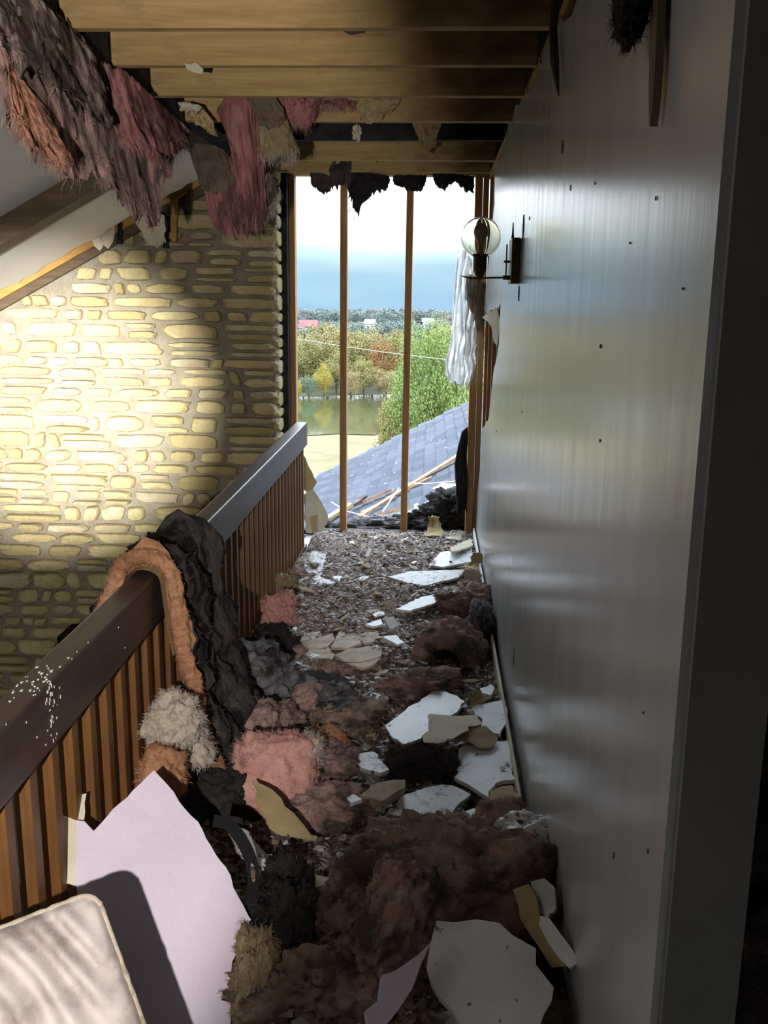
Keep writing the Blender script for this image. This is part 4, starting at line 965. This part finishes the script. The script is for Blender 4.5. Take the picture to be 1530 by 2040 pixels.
hang('hanging_batt', 'rose wool batt hanging in the middle, above the stone wall corner', [
    (432, 222, 478, 330, 4.43, 4.3), (450, 196, 488, 480, 4.43, 4.3), (480, 192, 505, 520, 4.43, 4.3), (505, 205, 520, 505, 4.43, 4.3), (522, 240, 532, 470, 4.43, 4.33)], M['hang_pink'], 28, th=.08, amp=.05, fib=1400, rag_=.3)
hang('hanging_tatters', 'grey wispy tatters hanging against the charred post', [
    (522, 350, 528, 470, 4.45, 4.4), (535, 345, 540, 460, 4.5, 4.4), (545, 350, 546, 440, 4.5, 4.45), (556, 360, 552, 400, 4.55, 4.5)], M['hang_grey'], 33, th=.04, amp=.05, fib=900, fmat='fibre_pale', rag_=.5)
hang('tan_flap', 'tan yellow wool and paper flap hanging over the left top of the opening', [
    (512, 190, 520, 320, 4.15, 4.1), (530, 205, 540, 330, 4.15, 4.1), (552, 215, 565, 332, 4.15, 4.1), (572, 240, 582, 320, 4.15, 4.12), (588, 280, 595, 300, 4.2, 4.18)], M['olive_wool'], 37, th=.03, amp=.02, fib=500, fmat='fibre_pale', rag_=.08)
hang('kraft_strip', 'dark brown kraft strip between the rose batt and the tan flap', [
    (488, 190, 520, 250, 4.12, 4.1), (505, 188, 535, 262, 4.1, 4.08), (530, 190, 560, 255, 4.1, 4.08), (548, 195, 575, 235, 4.1, 4.1)], M['grey_paper'], 38, th=.01, amp=.012, fib=0, rag_=.1, cat='paper')
hang('hanging_batt', 'dusky rose wool band stretched under the joists right of the tan flap', [
    (545, 195, 568, 240, 4.25, 4.25), (575, 192, 590, 262, 4.25, 4.25), (605, 200, 612, 268, 4.25, 4.25), (640, 195, 636, 225, 4.3, 4.3), (680, 195, 680, 215, 4.35, 4.35), (708, 205, 708, 212, 4.4, 4.4)], M['hang_pink'], 43, th=.06, amp=.04, fib=700)
hang('paper_flap', 'tan grey board flap hanging from the joists above the two bare studs', [
    (708, 192, 715, 242, 4.4, 4.35), (740, 190, 738, 252, 4.4, 4.35), (772, 190, 768, 232, 4.4, 4.36), (800, 196, 790, 212, 4.4, 4.38)], M['tan'], 47, th=.012, amp=.012, fib=0, rag_=.1, cat='paper')
for i, (l, m, lab) in enumerate((
    ([(655, 335, 662, 395, 6.2, 6.2), (680, 300, 690, 392, 6.2, 6.15), (700, 320, 700, 400, 6.2, 6.2)], 'char_paper', 'brown scorched paper fold over the left bare stud top'),
    ([(618, 345, 620, 378, 6.3, 6.3), (632, 345, 630, 388, 6.3, 6.3), (648, 348, 648, 402, 6.3, 6.3), (660, 350, 662, 380, 6.3, 6.3)], 'char_paper', 'thin ragged black shreds at the upper left of the opening'),
    ([(690, 340, 695, 410, 6.25, 6.25), (715, 340, 708, 450, 6.25, 6.25), (738, 345, 740, 405, 6.25, 6.25), (765, 350, 770, 390, 6.25, 6.25), (775, 350, 778, 365, 6.25, 6.25)], 'char', 'dense black burnt clump hanging between the two bare studs'),
    ([(782, 350, 785, 372, 6.3, 6.3), (805, 350, 806, 385, 6.3, 6.3), (835, 350, 838, 395, 6.3, 6.3), (850, 350, 850, 365, 6.3, 6.3)], 'char', 'short black char fringe around the right bare stud top'),
    ([(862, 345, 868, 375, 6.3, 6.3), (885, 345, 884, 392, 6.3, 6.3), (905, 348, 908, 365, 6.3, 6.3), (925, 350, 925, 392, 6.3, 6.3), (945, 352, 942, 398, 6.3, 6.3)], 'char', 'black char fringe at the upper right corner of the opening'),
    ([(715, 295, 722, 330, 6.1, 6.1), (740, 300, 750, 328, 6.1, 6.1), (765, 305, 778, 325, 6.1, 6.1)], 'char_paper', 'dark leaf of scorched paper lying across the header'),
    ([(820, 240, 838, 290, 5.0, 5.0), (845, 240, 850, 318, 5.0, 5.0), (880, 245, 862, 300, 5.0, 5.0)], 'tan', 'torn tan paper tongue hanging over the header right of centre'),
    ([(702, 252, 702, 280, 5.0, 5.0), (712, 248, 713, 290, 5.0, 5.0), (720, 255, 719, 280, 5.0, 5.0)], 'paper', 'small cream paper tongue hanging from the scorched joist'),
    ([(360, 203, 378, 230, 4.2, 4.2), (378, 205, 395, 255, 4.2, 4.2), (402, 215, 420, 275, 4.2, 4.2), (425, 240, 432, 280, 4.2, 4.2)], 'tan', 'grey tan board tongue with white edge left of the rose batt'),
    ([(268, 440, 300, 495, 5.6, 5.6), (290, 425, 318, 505, 5.6, 5.6), (310, 420, 322, 500, 5.6, 5.6), (328, 430, 330, 490, 5.6, 5.6)], 'paper', 'white torn paper tongue hanging by the sloped ceiling edge'),
    ([(695, 400, 696, 425, 6.4, 6.4), (703, 395, 702, 456, 6.4, 6.4), (712, 405, 710, 430, 6.4, 6.4)], 'plastic', 'clear film tatter dangling beside the left bare stud'),
    ([(355, 205, 362, 225, 4.1, 4.1), (385, 207, 375, 222, 4.1, 4.1), (402, 212, 392, 230, 4.1, 4.1)], 'paper', 'crisp white paper scrap under the joists at upper left'))):
    hang('char_shred' if m.startswith('char') else 'paper_tongue', lab, l, M[m], 60+i, rows=22, sub=9, th=.02 if m != 'char' else .05, amp=.03, fib=0, rag_=.45 if m.startswith('char') else .25, cat='shred' if m.startswith('char') else 'paper')
# pale rags on the joist faces
slab('paper_scrap', 'ragged white scrap stuck on a joist face, upper left', 'paper', [(368,128),(392,126),(405,136),(402,148),(386,146),(372,138)], M['paper'], plane=(Vector((-.9, 3.445, 2.5)), Vector((0, -1, 0))), thick=.004, amp=.003, step=.02)
slab('joist_notch', 'dark scorched scab on the second joist, top centre', 'bark', [(668,44),(700,46),(732,52),(728,66),(700,70),(684,62)], M['char_paper'], plane=(Vector((-.2, 3.44, 2.5)), Vector((0, -1, 0))), thick=.006, amp=.002, step=.02)
slab('paper_scrap', 'white paint strip left along the scorched joist, left of the tan flap', 'paper', [(634,226),(660,216),(698,218),(698,238),(634,238)], M['lintfree'], plane=(Vector((-.4, 5.0, 2.5)), Vector((0, -1, 0))), thick=.004, amp=.004, step=.03)
slab('paper_scrap', 'white paint strip left along the scorched joist, right of the tan flap', 'paper', [(776,238),(800,226),(900,236),(915,244),(880,246),(780,242)], M['lintfree'], plane=(Vector((-.1, 5.0, 2.5)), Vector((0, -1, 0))), thick=.004, amp=.003, step=.03)
# splinters hanging by the right wall
mb = MB(); a = at(1305, -30, 0, XR-.02); b = at(1294, 252, 0, XR-.02)
n = 12; P = []
for k in range(n): t = k/(n-1); P.append(Vector((XR-.02, a.y+(b.y-a.y)*t-.022*(1-t**6), a.z+(b.z-a.z)*t)))
for k in range(n-2, -1, -1): t = k/(n-1); P.append(Vector((XR-.02, a.y+(b.y-a.y)*t+.022*(1-t**4)+.006*nz3(k*.7), a.z+(b.z-a.z)*t)))
MB().prism(P, (.012, 0, 0)).build('wood_splinter', M['grey_paper'], label='long dark wood splinter hanging down the glossy wall, upper right', cat='splinter')
mb = MB(); a = at(1102, 60, 0, XR-.02); b = at(1113, 190, 0, XR-.02)
mb.tube([a+Vector((0, 0, .1)), a, a.lerp(b, .5)+Vector((0, .02, 0)), b], [.012, .012, .012, .002], 8).build('wood_splinter', M['char_paper'], label='short dark splinter hanging where the joists meet the glossy wall', cat='splinter')
g = at(1258, 15, 0, XR-.04); lump('char_lump', 'black charred clump stuck at the top of the glossy wall', g, (.05, .12, .10), M['black_wool'], 71, fib=100, fmat='fibre_dark', cat='ash')
slab('paint_flap', 'torn paint flap folded back at the notch of the glossy wall', 'paper', [(962,632),(978,622),(992,612),(998,640),(992,690),(985,680),(980,650),(972,640)], M['paper'], plane=(Vector((XR-.012, 5.2, 1.5)), Vector((-1, -.05, 0))), thick=.004, amp=.002, step=.03)

# ------------------------------------------------------------------ film hanging at the right stud
hang('vapour_film', 'milky torn plastic film hanging down the right side of the opening', [
    (912, 500, 888, 775, 6.38, 6.3), (925, 498, 900, 790, 6.36, 6.28), (938, 520, 918, 795, 6.34, 6.26), (948, 560, 930, 790, 6.36, 6.28), (955, 620, 938, 740, 6.4, 6.34)], M['plastic'], 81, rows=60, sub=12, th=.006, amp=.10, fib=0, rag_=.16, streak=9, cat='plastic film')
hang('stained_paper', 'rust stained paper shred between the plastic film and the stud', [
    (930, 545, 925, 600, 6.33, 6.33), (945, 550, 938, 640, 6.33, 6.33), (962, 560, 950, 680, 6.33, 6.33), (970, 575, 962, 690, 6.33, 6.33)], M['board_back'], 82, rows=24, th=.008, amp=.03, fib=0, rag_=.3, cat='paper')
g = at(915, 940, 1, 6.42)
hang('char_shred', 'black burnt board edge clinging to the right stud near the sill', [
    (905, 925, 912, 1040, 6.42, 6.42), (920, 860, 918, 1045, 6.42, 6.42), (932, 850, 930, 1045, 6.43, 6.43)], M['char'], 83, rows=30, th=.03, amp=.03, fib=0, rag_=.2, cat='shred')

# ------------------------------------------------------------------ wall sconce
sc = empty('wall_sconce', (XR-.015, 3.9, 1.70), 'aged bronze wall sconce with a clear globe on the glossy wall', 'lamp')
ca = at(1034, 515, 0, XR-.02)
yc = 3.86
z0 = at(1034, 562, 0, XR-.02).z; z1 = at(1034, 468, 0, XR-.02).z
plate_ = MB().box((XR-.034, yc-.075, z0), (XR-.001, yc+.075, z1)).build('back_plate', M['bronze'], sc); bevel(plate_, .004, 2)
gl = at(958, 473, 1, yc)
aj = at(958, 553, 1, yc)
arm_ = MB().tube([(XR-.034, yc, aj.z+.001), (gl.x+.05, yc, aj.z), (gl.x, yc, aj.z-.002)], .004, 8).build('arm', M['bronze'], sc, sm=True)
MB().lathe([(.0, -.016), (.009, -.014), (.009, .014), (.0, .016)], (XR-.045, yc, aj.z+.001), 14, (1, 0, 0)).build('arm_collar', M['bronze'], arm_, sm=True)
MB().tube([(gl.x, yc, aj.z-.002), (gl.x-.035, yc, aj.z-.003), (gl.x-.062, yc, aj.z+.003), (gl.x-.075, yc, aj.z+.008)], [.004, .004, .003, .001], 8).build('leaf_tip', M['bronze'], arm_, sm=True)
sz = at(958, 506, 1, yc).z
MB().lathe([(0, aj.z-sz-.012), (.006, aj.z-sz-.01), (.009, aj.z-sz), (.016, aj.z-sz+.008), (.026, aj.z-sz+.030), (.027, -.012), (.031, -.006), (.031, .0), (.0, .0)], (gl.x, yc, sz), 24).build('socket', M['bronze'], sc, sm=True); socket_ = bpy.context.scene.objects['socket']
R0 = 38/FPX*yc*1.0
pr = []
for k in range(25):
    a = -1.15+(math.pi/2+1.15)*k/24; pr.append((R0*math.cos(a) if k < 24 else .0005, R0*math.sin(a)))
pi = [(max(r_-.0025, .0003), z_*.97) for r_, z_ in pr][::-1]
MB().lathe(pr+pi, gl, 40).build('globe', M['glass'], sc, sm=True)
MB().lathe([(.0, -.062), (.011, -.060), (.011, -.03), (.014, -.02), (.026, .006), (.029, .022), (.026, .038), (.016, .049), (.0, .053)], gl+Vector((0, 0, .0)), 24).build('bulb', M['bulb'], socket_, sm=True)
zf = at(1028, 440, 0, XR-.02).z
MB().tube([(XR-.024, yc+.03, z1), (XR-.024, yc+.03, z1+.02), (XR-.024, yc+.03, zf)], [.007, .004, .002], 8).build('finial', M['bronze'], plate_, sm=True)
MB().tube([(XR-.046, yc+.02, z0+.03), (XR-.046, yc+.02, z1-.02)], .003, 8).tube([(XR-.034, yc+.02, (z0+z1)/2), (XR-.056, yc+.02, (z0+z1)/2)], .005, 8).build('switch_rod', M['bronze'], plate_, sm=True)
for px0, py0, h in ((1043, 452, .09), (1034, 585, .06)): sliver(px0, py0, .03, h, M['char_paper'], px0, sc, .002)

# ------------------------------------------------------------------ outside: lower roof with shingles
EX, EZ, PT = -1.72, -1.02, .517
YR0, YR1 = 6.58, 14.45
def zr(x): return EZ+PT*(x-EX)
XRG = 2.9
roof = empty('garage_roof', (0, 10.5, EZ), 'blue grey shingled lower roof outside the opening', 'roof')
MB().prism([(EX, YR0, zr(EX)), (XRG, YR0, zr(XRG)), (XRG, YR1, zr(XRG)), (EX, YR1, zr(EX))], (0, 0, -.08)).build('roof_deck', M['shingle'], roof)
MB().prism([(XRG, YR0, zr(XRG)), (XRG*2-EX, YR0, EZ), (XRG*2-EX, YR1, EZ), (XRG, YR1, zr(XRG))], (0, 0, -.08)).build('roof_deck', M['shingle'], roof)
MB().box((EX+.1, YR0+.02, -8.4), (XRG*2-EX-.1, YR1-.3, EZ-.05)).build('wall', M['white_wall'], roof)
MB().prism([(EX+.15, YR1-.32, EZ-.05), (XRG, YR1-.32, zr(XRG)-.1), (XRG*2-EX-.15, YR1-.32, EZ-.05)], (0, .02, 0)).build('gable', M['white_wall'], roof)
MB().tube([(EX-.04, YR0, EZ-.02), (EX-.04, YR1+.03, EZ-.02)], .05, 10).build('gutter', M['metal_trim'], roof)
cs_ = math.sqrt(1+PT*PT); ux = 1/cs_; uz = PT/cs_
sh_me = {}
def shingle_mesh(var):
    r = random.Random(var); w = .298; l = .21; t0, t1 = .004, .020
    me = bpy.data.meshes.new('shingle')
    d = [r.uniform(-.004, .004) for _ in range(4)]
    # local: x up-slope, y along eave
    v = [(0+d[0], -w/2, t0), (0+d[1], w/2, t0), (l, w/2, -.001), (l, -w/2, -.001), (0+d[0], -w/2, t0+t1), (0+d[1], w/2, t0+t1), (l, w/2, .003), (l, -w/2, .003)]
    me.from_pydata(v, [], [(0,3,2,1),(4,5,6,7),(0,1,5,4),(1,2,6,5),(2,3,7,6),(3,0,4,7)]); me.materials.append(M['shingle']); return me
for k in range(5): sh_me[k] = shingle_mesh(k)
rot = Matrix(((ux, 0, -uz), (0, 1, 0), (uz, 0, ux)))
items = []
course = 0; d = .0
while d < (2.4-EX)*cs_:
    x = EX+d*ux; y = YR0+.15+(course % 3)*.1
    while y < YR1-.05:
        items.append((x, y, zr(x), course)); y += .303
    d += .145; course += 1
def vis(it):
    x, y, z, c = it; p = ROT.transposed() @ (Vector((x, y, z))-EYE); u, w = CX+FPX*p.x/p.z, CY+FPX*p.y/p.z
    return 620 < u < 945 and w < 1045
items.sort(key=lambda it: (0 if vis(it) else 1, it[1]))
rest = MB(); rq = random.Random(4)
for i, (x, y, z, c) in enumerate(items):
    if i < 295:
        o = bpy.data.objects.new('shingle', sh_me[rq.randrange(5)]); col.objects.link(o)
        o.parent = roof; o.location = Vector((x, y, z))-WLOC[roof.name]; o.rotation_euler = rot.to_euler()
    else:
        me = sh_me[rq.randrange(5)]
        rest.add([Vector((x, y, z))+rot @ q.co for q in me.vertices], [tuple(p.vertices) for p in me.polygons])
rest.build('shingle', M['shingle'], roof, kind='stuff')
# white chips scattered on the roof
mb = MB(); r = random.Random(77)
for k in range(130):
    x = r.uniform(EX, 1.0); y = YR0+.6+r.random()**1.5*6.5; s = r.uniform(.004, .020); z = zr(x)+.02
    A = r.uniform(0, 3.1); mb.prism([Vector((x+math.cos(A+t)*s*q, y+math.sin(A+t)*s*q, z+PT*math.cos(A+t)*s*q)) for t, q in ((0, 1), (1.6, .5), (3.1, 1.1), (4.7, .5))], (0, 0, .006))
mb.build('roof_chips', M['dust_white'], label='white plaster chips sprinkled over the shingled roof', cat='debris', kind='stuff')

# battens and burnt stuff fallen on the roof by the sill
def roof_pt(px, py, lift=.05):
    d = ray(px, py); t = (EZ+PT*(0-EX)+lift-EYE.z)/(d.z-PT*d.x); return EYE+d*t
def batten(label, a, b, w, mat='wood_y', lift=.06, name='batten', h=None):
    p, q = roof_pt(*a, lift), roof_pt(*b, lift)
    o = MB().bar(p, q, w, h or w*.55).build(name, M[mat], label=label, cat='plank'); return o
batten('long reddish batten slanting up the shingles to the right stud', (716, 1030), (925, 900), .045)
batten('pale batten stub left of the long reddish one on the shingles', (700, 1010), (782, 975), .05)
batten('dark batten lying under the pale stub by the left bare stud', (655, 1040), (728, 988), .05, 'char_paper', .10)
batten('cream split batten crossing low behind the left bare stud', (650, 1035), (700, 1005), .07, 'tan', .13)
batten('pale thin lath low behind both bare studs', (690, 1044), (800, 1012), .04, 'wood_y', .13)
batten('second thin lath below the long reddish batten', (720, 1022), (860, 950), .03, 'wood_y', .04)
batten('whitish broken board end between the two bare studs', (740, 1042), (830, 1008), .08, 'paper', .12)
batten('charred stick on the shingles right of the right bare stud', (812, 1030), (925, 985), .07, 'char', .12)
batten('thin dark lath at the right end of the long batten', (850, 950), (925, 912), .03, 'char_paper', .10)
for i, (pts, lab) in enumerate((([(660, 1000), (690, 1018), (735, 1030), (762, 1020), (795, 972)], 'thin pale wire curving over the battens'), ([(808, 962), (850, 964), (900, 960), (926, 956)], 'thin pale wire running level to the right stud'))):
    MB().tube([roof_pt(*p, .14) for p in pts], .006, 6).build('wire', M['paper'], label=lab, cat='wire', sm=True)
for i, (px, py, d3, m, lab) in enumerate(((880, 1040, (.5, .3, .22), 'black_wool', 'black burnt debris mound at the sill beside the right stud'), (905, 1015, (.34, .3, .3), 'char', 'charred board heap rising against the right stud'), (735, 1052, (.5, .25, .1), 'char', 'low charred mass on the sill between the bare studs'), (655, 1058, (.22, .2, .12), 'black_wool', 'black ash pocket on the sill left of the left bare stud'), (780, 1040, (.3, .2, .10), 'grey_wool', 'grey ash mound on the sill near the right bare stud'))):
    g = at(px, py, 1, 6.72); lump('burnt_mound', lab, g, d3, M[m], 90+i, fib=120, fmat='fibre_dark', rough=.5, box=2.2, cat='ash')
for i, (l, m, lab) in enumerate((([(806,1022),(850,1000),(915,975),(922,985),(880,1010),(820,1045)], 'metal_trim', 'crumpled shiny foil sheet on the burnt mound by the right stud'), ([(768,1040),(790,1020),(806,1030),(800,1045)], 'metal_trim', 'small shiny foil scrap left of the right bare stud'), ([(860,975),(880,960),(915,965),(905,980)], 'board', 'white scrap heap on the shingles close to the right stud'))):
    slab('foil_sheet' if m == 'metal_trim' else 'wallboard_piece', lab, 'foil' if m == 'metal_trim' else 'wallboard', l, M[m], plane=(at(sum(p[0] for p in l)/len(l), sum(p[1] for p in l)/len(l), 1, 6.9), Vector((-.2, -.5, 1))), thick=.006, amp=.012, step=.04)

# ------------------------------------------------------------------ landscape
GZ = -8.4
def gz(x, y): return GZ
mk('ground', [(-400, 15, GZ), (400, 15, GZ), (900, 1600, GZ), (-900, 1600, GZ)], [(0, 1, 2, 3)], M['grass'], label='dry tan meadow sloping to the pond', kind='structure')
mk('ground', [(-400, 100, GZ+.03), (400, 100, GZ+.03), (900, 1600, GZ+.03), (-900, 1600, GZ+.03)], [(0, 1, 2, 3)], M['bank'], label='greener land beyond the pond', kind='structure')
pond = []
for px, py in ((480, 868), (560, 872), (640, 868), (680, 866), (735, 866), (790, 856), (830, 850), (900, 835), (960, 815), (900, 792), (800, 785), (720, 788), (640, 790), (585, 790), (500, 788), (430, 792), (380, 830)):
    p = at(px, py, 2, GZ+.06); pond.append(p)
pond = [Vector((p.x, p.y, GZ+.06)) for p in ragged(pond, .6, 4, True, 3)]
mk('pond', pond, [tuple(range(len(pond)))], M['water'], label='still pond reflecting trees behind the bare studs', cat='pond')

def tree_mesh(seed, n, clusters, leaf_s, stretch=(1, 1, 1), thin=0.0):
    """crown of leaf clumps inside a unit-height crown, leaves as small faces"""
    r = random.Random(seed); v = []; f = []; cl = []
    for _ in range(clusters):
        while True:
            p = Vector((r.uniform(-1, 1), r.uniform(-1, 1), r.uniform(-1, 1)))
            if p.length < 1: break
        cl.append((Vector((p.x*.38*stretch[0], p.y*.38*stretch[1], .56+p.z*.40*stretch[2])), r.uniform(.09, .17)))
    for _ in range(n):
        c, rad = r.choice(cl); d = Vector((r.gauss(0, 1), r.gauss(0, 1), r.gauss(0, 1))).normalized()
        p = c+d*rad*r.uniform(.6, 1.05); s = leaf_s*r.uniform(.6, 1.4)
        a = (d+Vector((r.gauss(0, .5), r.gauss(0, .5), r.gauss(0, .5)))).normalized(); b = a.cross(Vector((r.random(), r.random(), r.random()))).normalized(); c2 = a.cross(b)
        i = len(v); v += [p-b*s, p+c2*s*.6, p+b*s, p-c2*s*.6]; f.append((i, i+1, i+2, i+3))
    me = bpy.data.meshes.new('crown'); me.from_pydata(v, [], f); me.materials.append(M['leaf_green']); return me
def trunk_mesh(seed):
    r = random.Random(seed); mb = MB()
    mb.tube([(0, 0, 0), (.01, 0, .2), (-.01, .01, .45), (0, 0, .7)], [.022, .017, .012, .005], 6)
    for k in range(5):
        a = r.uniform(0, 6.28); z = r.uniform(.22, .5); mb.tube([(0, 0, z), (math.cos(a)*.12, math.sin(a)*.12, z+.12), (math.cos(a)*.2, math.sin(a)*.2, z+.26)], [.009, .006, .002], 5)
    me = bpy.data.meshes.new('trunk'); me.from_pydata(mb.v, [], mb.f); me.materials.append(M['bark']); return me
NEAR = [tree_mesh(s, 14000, 75, .0125) for s in (1, 2, 3)]
BIG = tree_mesh(9, 52000, 190, .0075)
SHRUB = tree_mesh(12, 2600, 26, .03, (1.5, 1.5, .9))
FAR = [tree_mesh(s, 3600, 34, .022, (1.15, 1.15, 1.05)) for s in (5, 6, 7, 8)]
TR = [trunk_mesh(s) for s in (1, 2)]
def tree(px, py_top, dist, w, crown, mat, label, group=None, base=None, trunk=True, cat='tree', name='tree', z0=GZ):
    """px of the axis, pixel row of the top, distance; width as a factor of its height"""
    top = at(px, py_top, 1, dist); h = top.z-z0
    root = empty(name, (top.x, dist, z0), label, cat, group)
    parts = [('crown', crown, mat)]+([('trunk', TR[int(px) % 2], None)] if trunk else [])
    for nm, me, m in parts:
        o = bpy.data.objects.new(nm, me); col.objects.link(o); o.parent = root; o.scale = (h*w, h*w, h)
        o.rotation_euler = (0, 0, (px*1.7) % 6.28)
        if m:
            o.material_slots[0].link = 'OBJECT'; o.material_slots[0].material = m
    return root
tree(868, 640, 46, .56, BIG, M['leaf_green'], 'large leafy green tree behind the right bare stud')
tree(945, 690, 44, .5, NEAR[1], M['leaf_green'], 'green tree crown half hidden by the plastic film')
tree(792, 772, 47, .42, NEAR[2], M['leaf_olive'], 'low olive bush at the foot of the large green tree', trunk=False, cat='bush', name='bush')
# across the pond
T = [(560, 655, 108, .95, 0, 'leaf_olive', 'olive tree behind the charred post across the pond'),
     (603, 668, 112, 1.0, 1, 'leaf_olive', 'olive tree left of the yellow tree across the pond'),
     (650, 648, 116, 1.1, 2, 'leaf_tan', 'broad tan topped tree just left of the left bare stud'),
     (700, 652, 114, 1.0, 0, 'leaf_olive', 'olive tree right of the left bare stud'),
     (742, 658, 118, 1.0, 1, 'leaf_tan', 'tan tree behind the orange tree'),
     (766, 672, 110, .8, 2, 'leaf_orange', 'rusty orange tree between the two bare studs'),
     (795, 655, 112, 1.0, 0, 'leaf_olive', 'olive tree left of the large green tree'),
     (725, 710, 106, 1.0, 2, 'leaf_olive', 'short pale tree on the far bank between the studs'),
     (670, 700, 107, .9, 1, 'leaf_olive', 'slim olive tree on the far bank behind the left stud'),
     (770, 735, 105, 1.2, 0, 'leaf_tan', 'tan shrub mass on the far bank left of the large green tree'),
     (700, 735, 104, 1.0, 2, 'leaf_tan', 'small yellowish shrub on the far bank right of the left stud'),
     (880, 650, 115, 1.0, 1, 'leaf_olive', 'olive tree behind the large green tree'),
     (530, 660, 115, 1.1, 0, 'leaf_tan', 'tan tree at the hidden left end of the far bank'),
     (645, 728, 104, .75, 1, 'leaf_yellow', 'small bright yellow tree on the far bank'),
     (615, 748, 103, 1.1, 2, 'leaf_dark', 'round dark green bush left of the yellow tree'),
     (594, 758, 102.5, .8, 0, 'leaf_yellow', 'yellow green sapling at the left edge of the opening')]
for px, py, d_, w_, k, m, lab in T: tree(px, py, d_, w_, NEAR[k], M[m], lab)
r = random.Random(61)
for i in range(46):
    px = 470+i*11.5+r.uniform(-5, 5)
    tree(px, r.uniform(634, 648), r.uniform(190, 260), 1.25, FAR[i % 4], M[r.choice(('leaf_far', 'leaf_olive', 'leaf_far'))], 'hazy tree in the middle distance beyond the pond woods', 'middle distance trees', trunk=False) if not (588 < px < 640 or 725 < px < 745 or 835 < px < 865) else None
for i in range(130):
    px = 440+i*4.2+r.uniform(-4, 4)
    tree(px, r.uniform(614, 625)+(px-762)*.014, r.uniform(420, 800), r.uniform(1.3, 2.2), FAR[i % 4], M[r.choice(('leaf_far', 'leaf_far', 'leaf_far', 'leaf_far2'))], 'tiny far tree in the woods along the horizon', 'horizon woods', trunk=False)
# farm buildings
def building(name, label, px0, px1, py_b, py_e, py_r, dist, depth, roofm, wallm, doors=()):
    a, b = at(px0, py_b, 1, dist), at(px1, py_b, 1, dist); ze = at(px0, py_e, 1, dist).z; zt = at(px0, py_r, 1, dist).z
    root = empty(name, ((a.x+b.x)/2, dist, a.z), label, 'building')
    z0 = min(a.z, GZ)
    MB().box((a.x, dist, z0), (b.x, dist+depth, ze)).build('walls', wallm, root)
    MB().prism([(a.x-.4, dist-.4, ze), (a.x-.4, dist+depth+.4, ze), (a.x-.4, dist+depth/2, zt)], (b.x-a.x+.8, 0, 0)).build('roof', roofm, root)
    for (u0, u1, v0, v1, m) in doors:
        w = b.x-a.x; MB().box((a.x+u0*w, dist-.08, z0+v0*(ze-z0)), (a.x+u1*w, dist+.02, z0+v1*(ze-z0))).build('door' if v0 == 0 else 'window', m, root)
    return root
building('barn', 'white barn with a red roof far left in the opening', 560, 628, 660, 650, 637, 330, 9, M['red'], M['white_wall'], ((.86, .96, 0, .8, M['red']), (.45, .62, 0, .8, M['red'])))
building('farmhouse', 'small white farmhouse with a slate roof between the two bare studs', 727, 745, 655, 645, 636, 340, 7, M['house_roof'], M['white_wall'], ((.2, .4, .4, .8, M['pane']), (.6, .8, .4, .8, M['pane'])))
building('farmhouse', 'white gabled farmhouse above the large green tree', 842, 864, 649, 641, 634, 350, 7, M['white_wall'], M['white_wall'], ((.2, .4, .4, .8, M['pane']), (.6, .8, .4, .8, M['pane'])))
# service cable
cp = [at(480, 650, 1, 21), at(590, 675, 1, 20), at(684, 690, 1, 19), at(760, 701, 1, 18), at(850, 712, 1, 17), at(930, 721, 1, 16), at(1100, 738, 1, 14)]
MB().tube(cp, .0065, 8).build('service_cable', M['metal_trim'], label='pale service cable crossing the view behind the bare studs', cat='cable', sm=True)
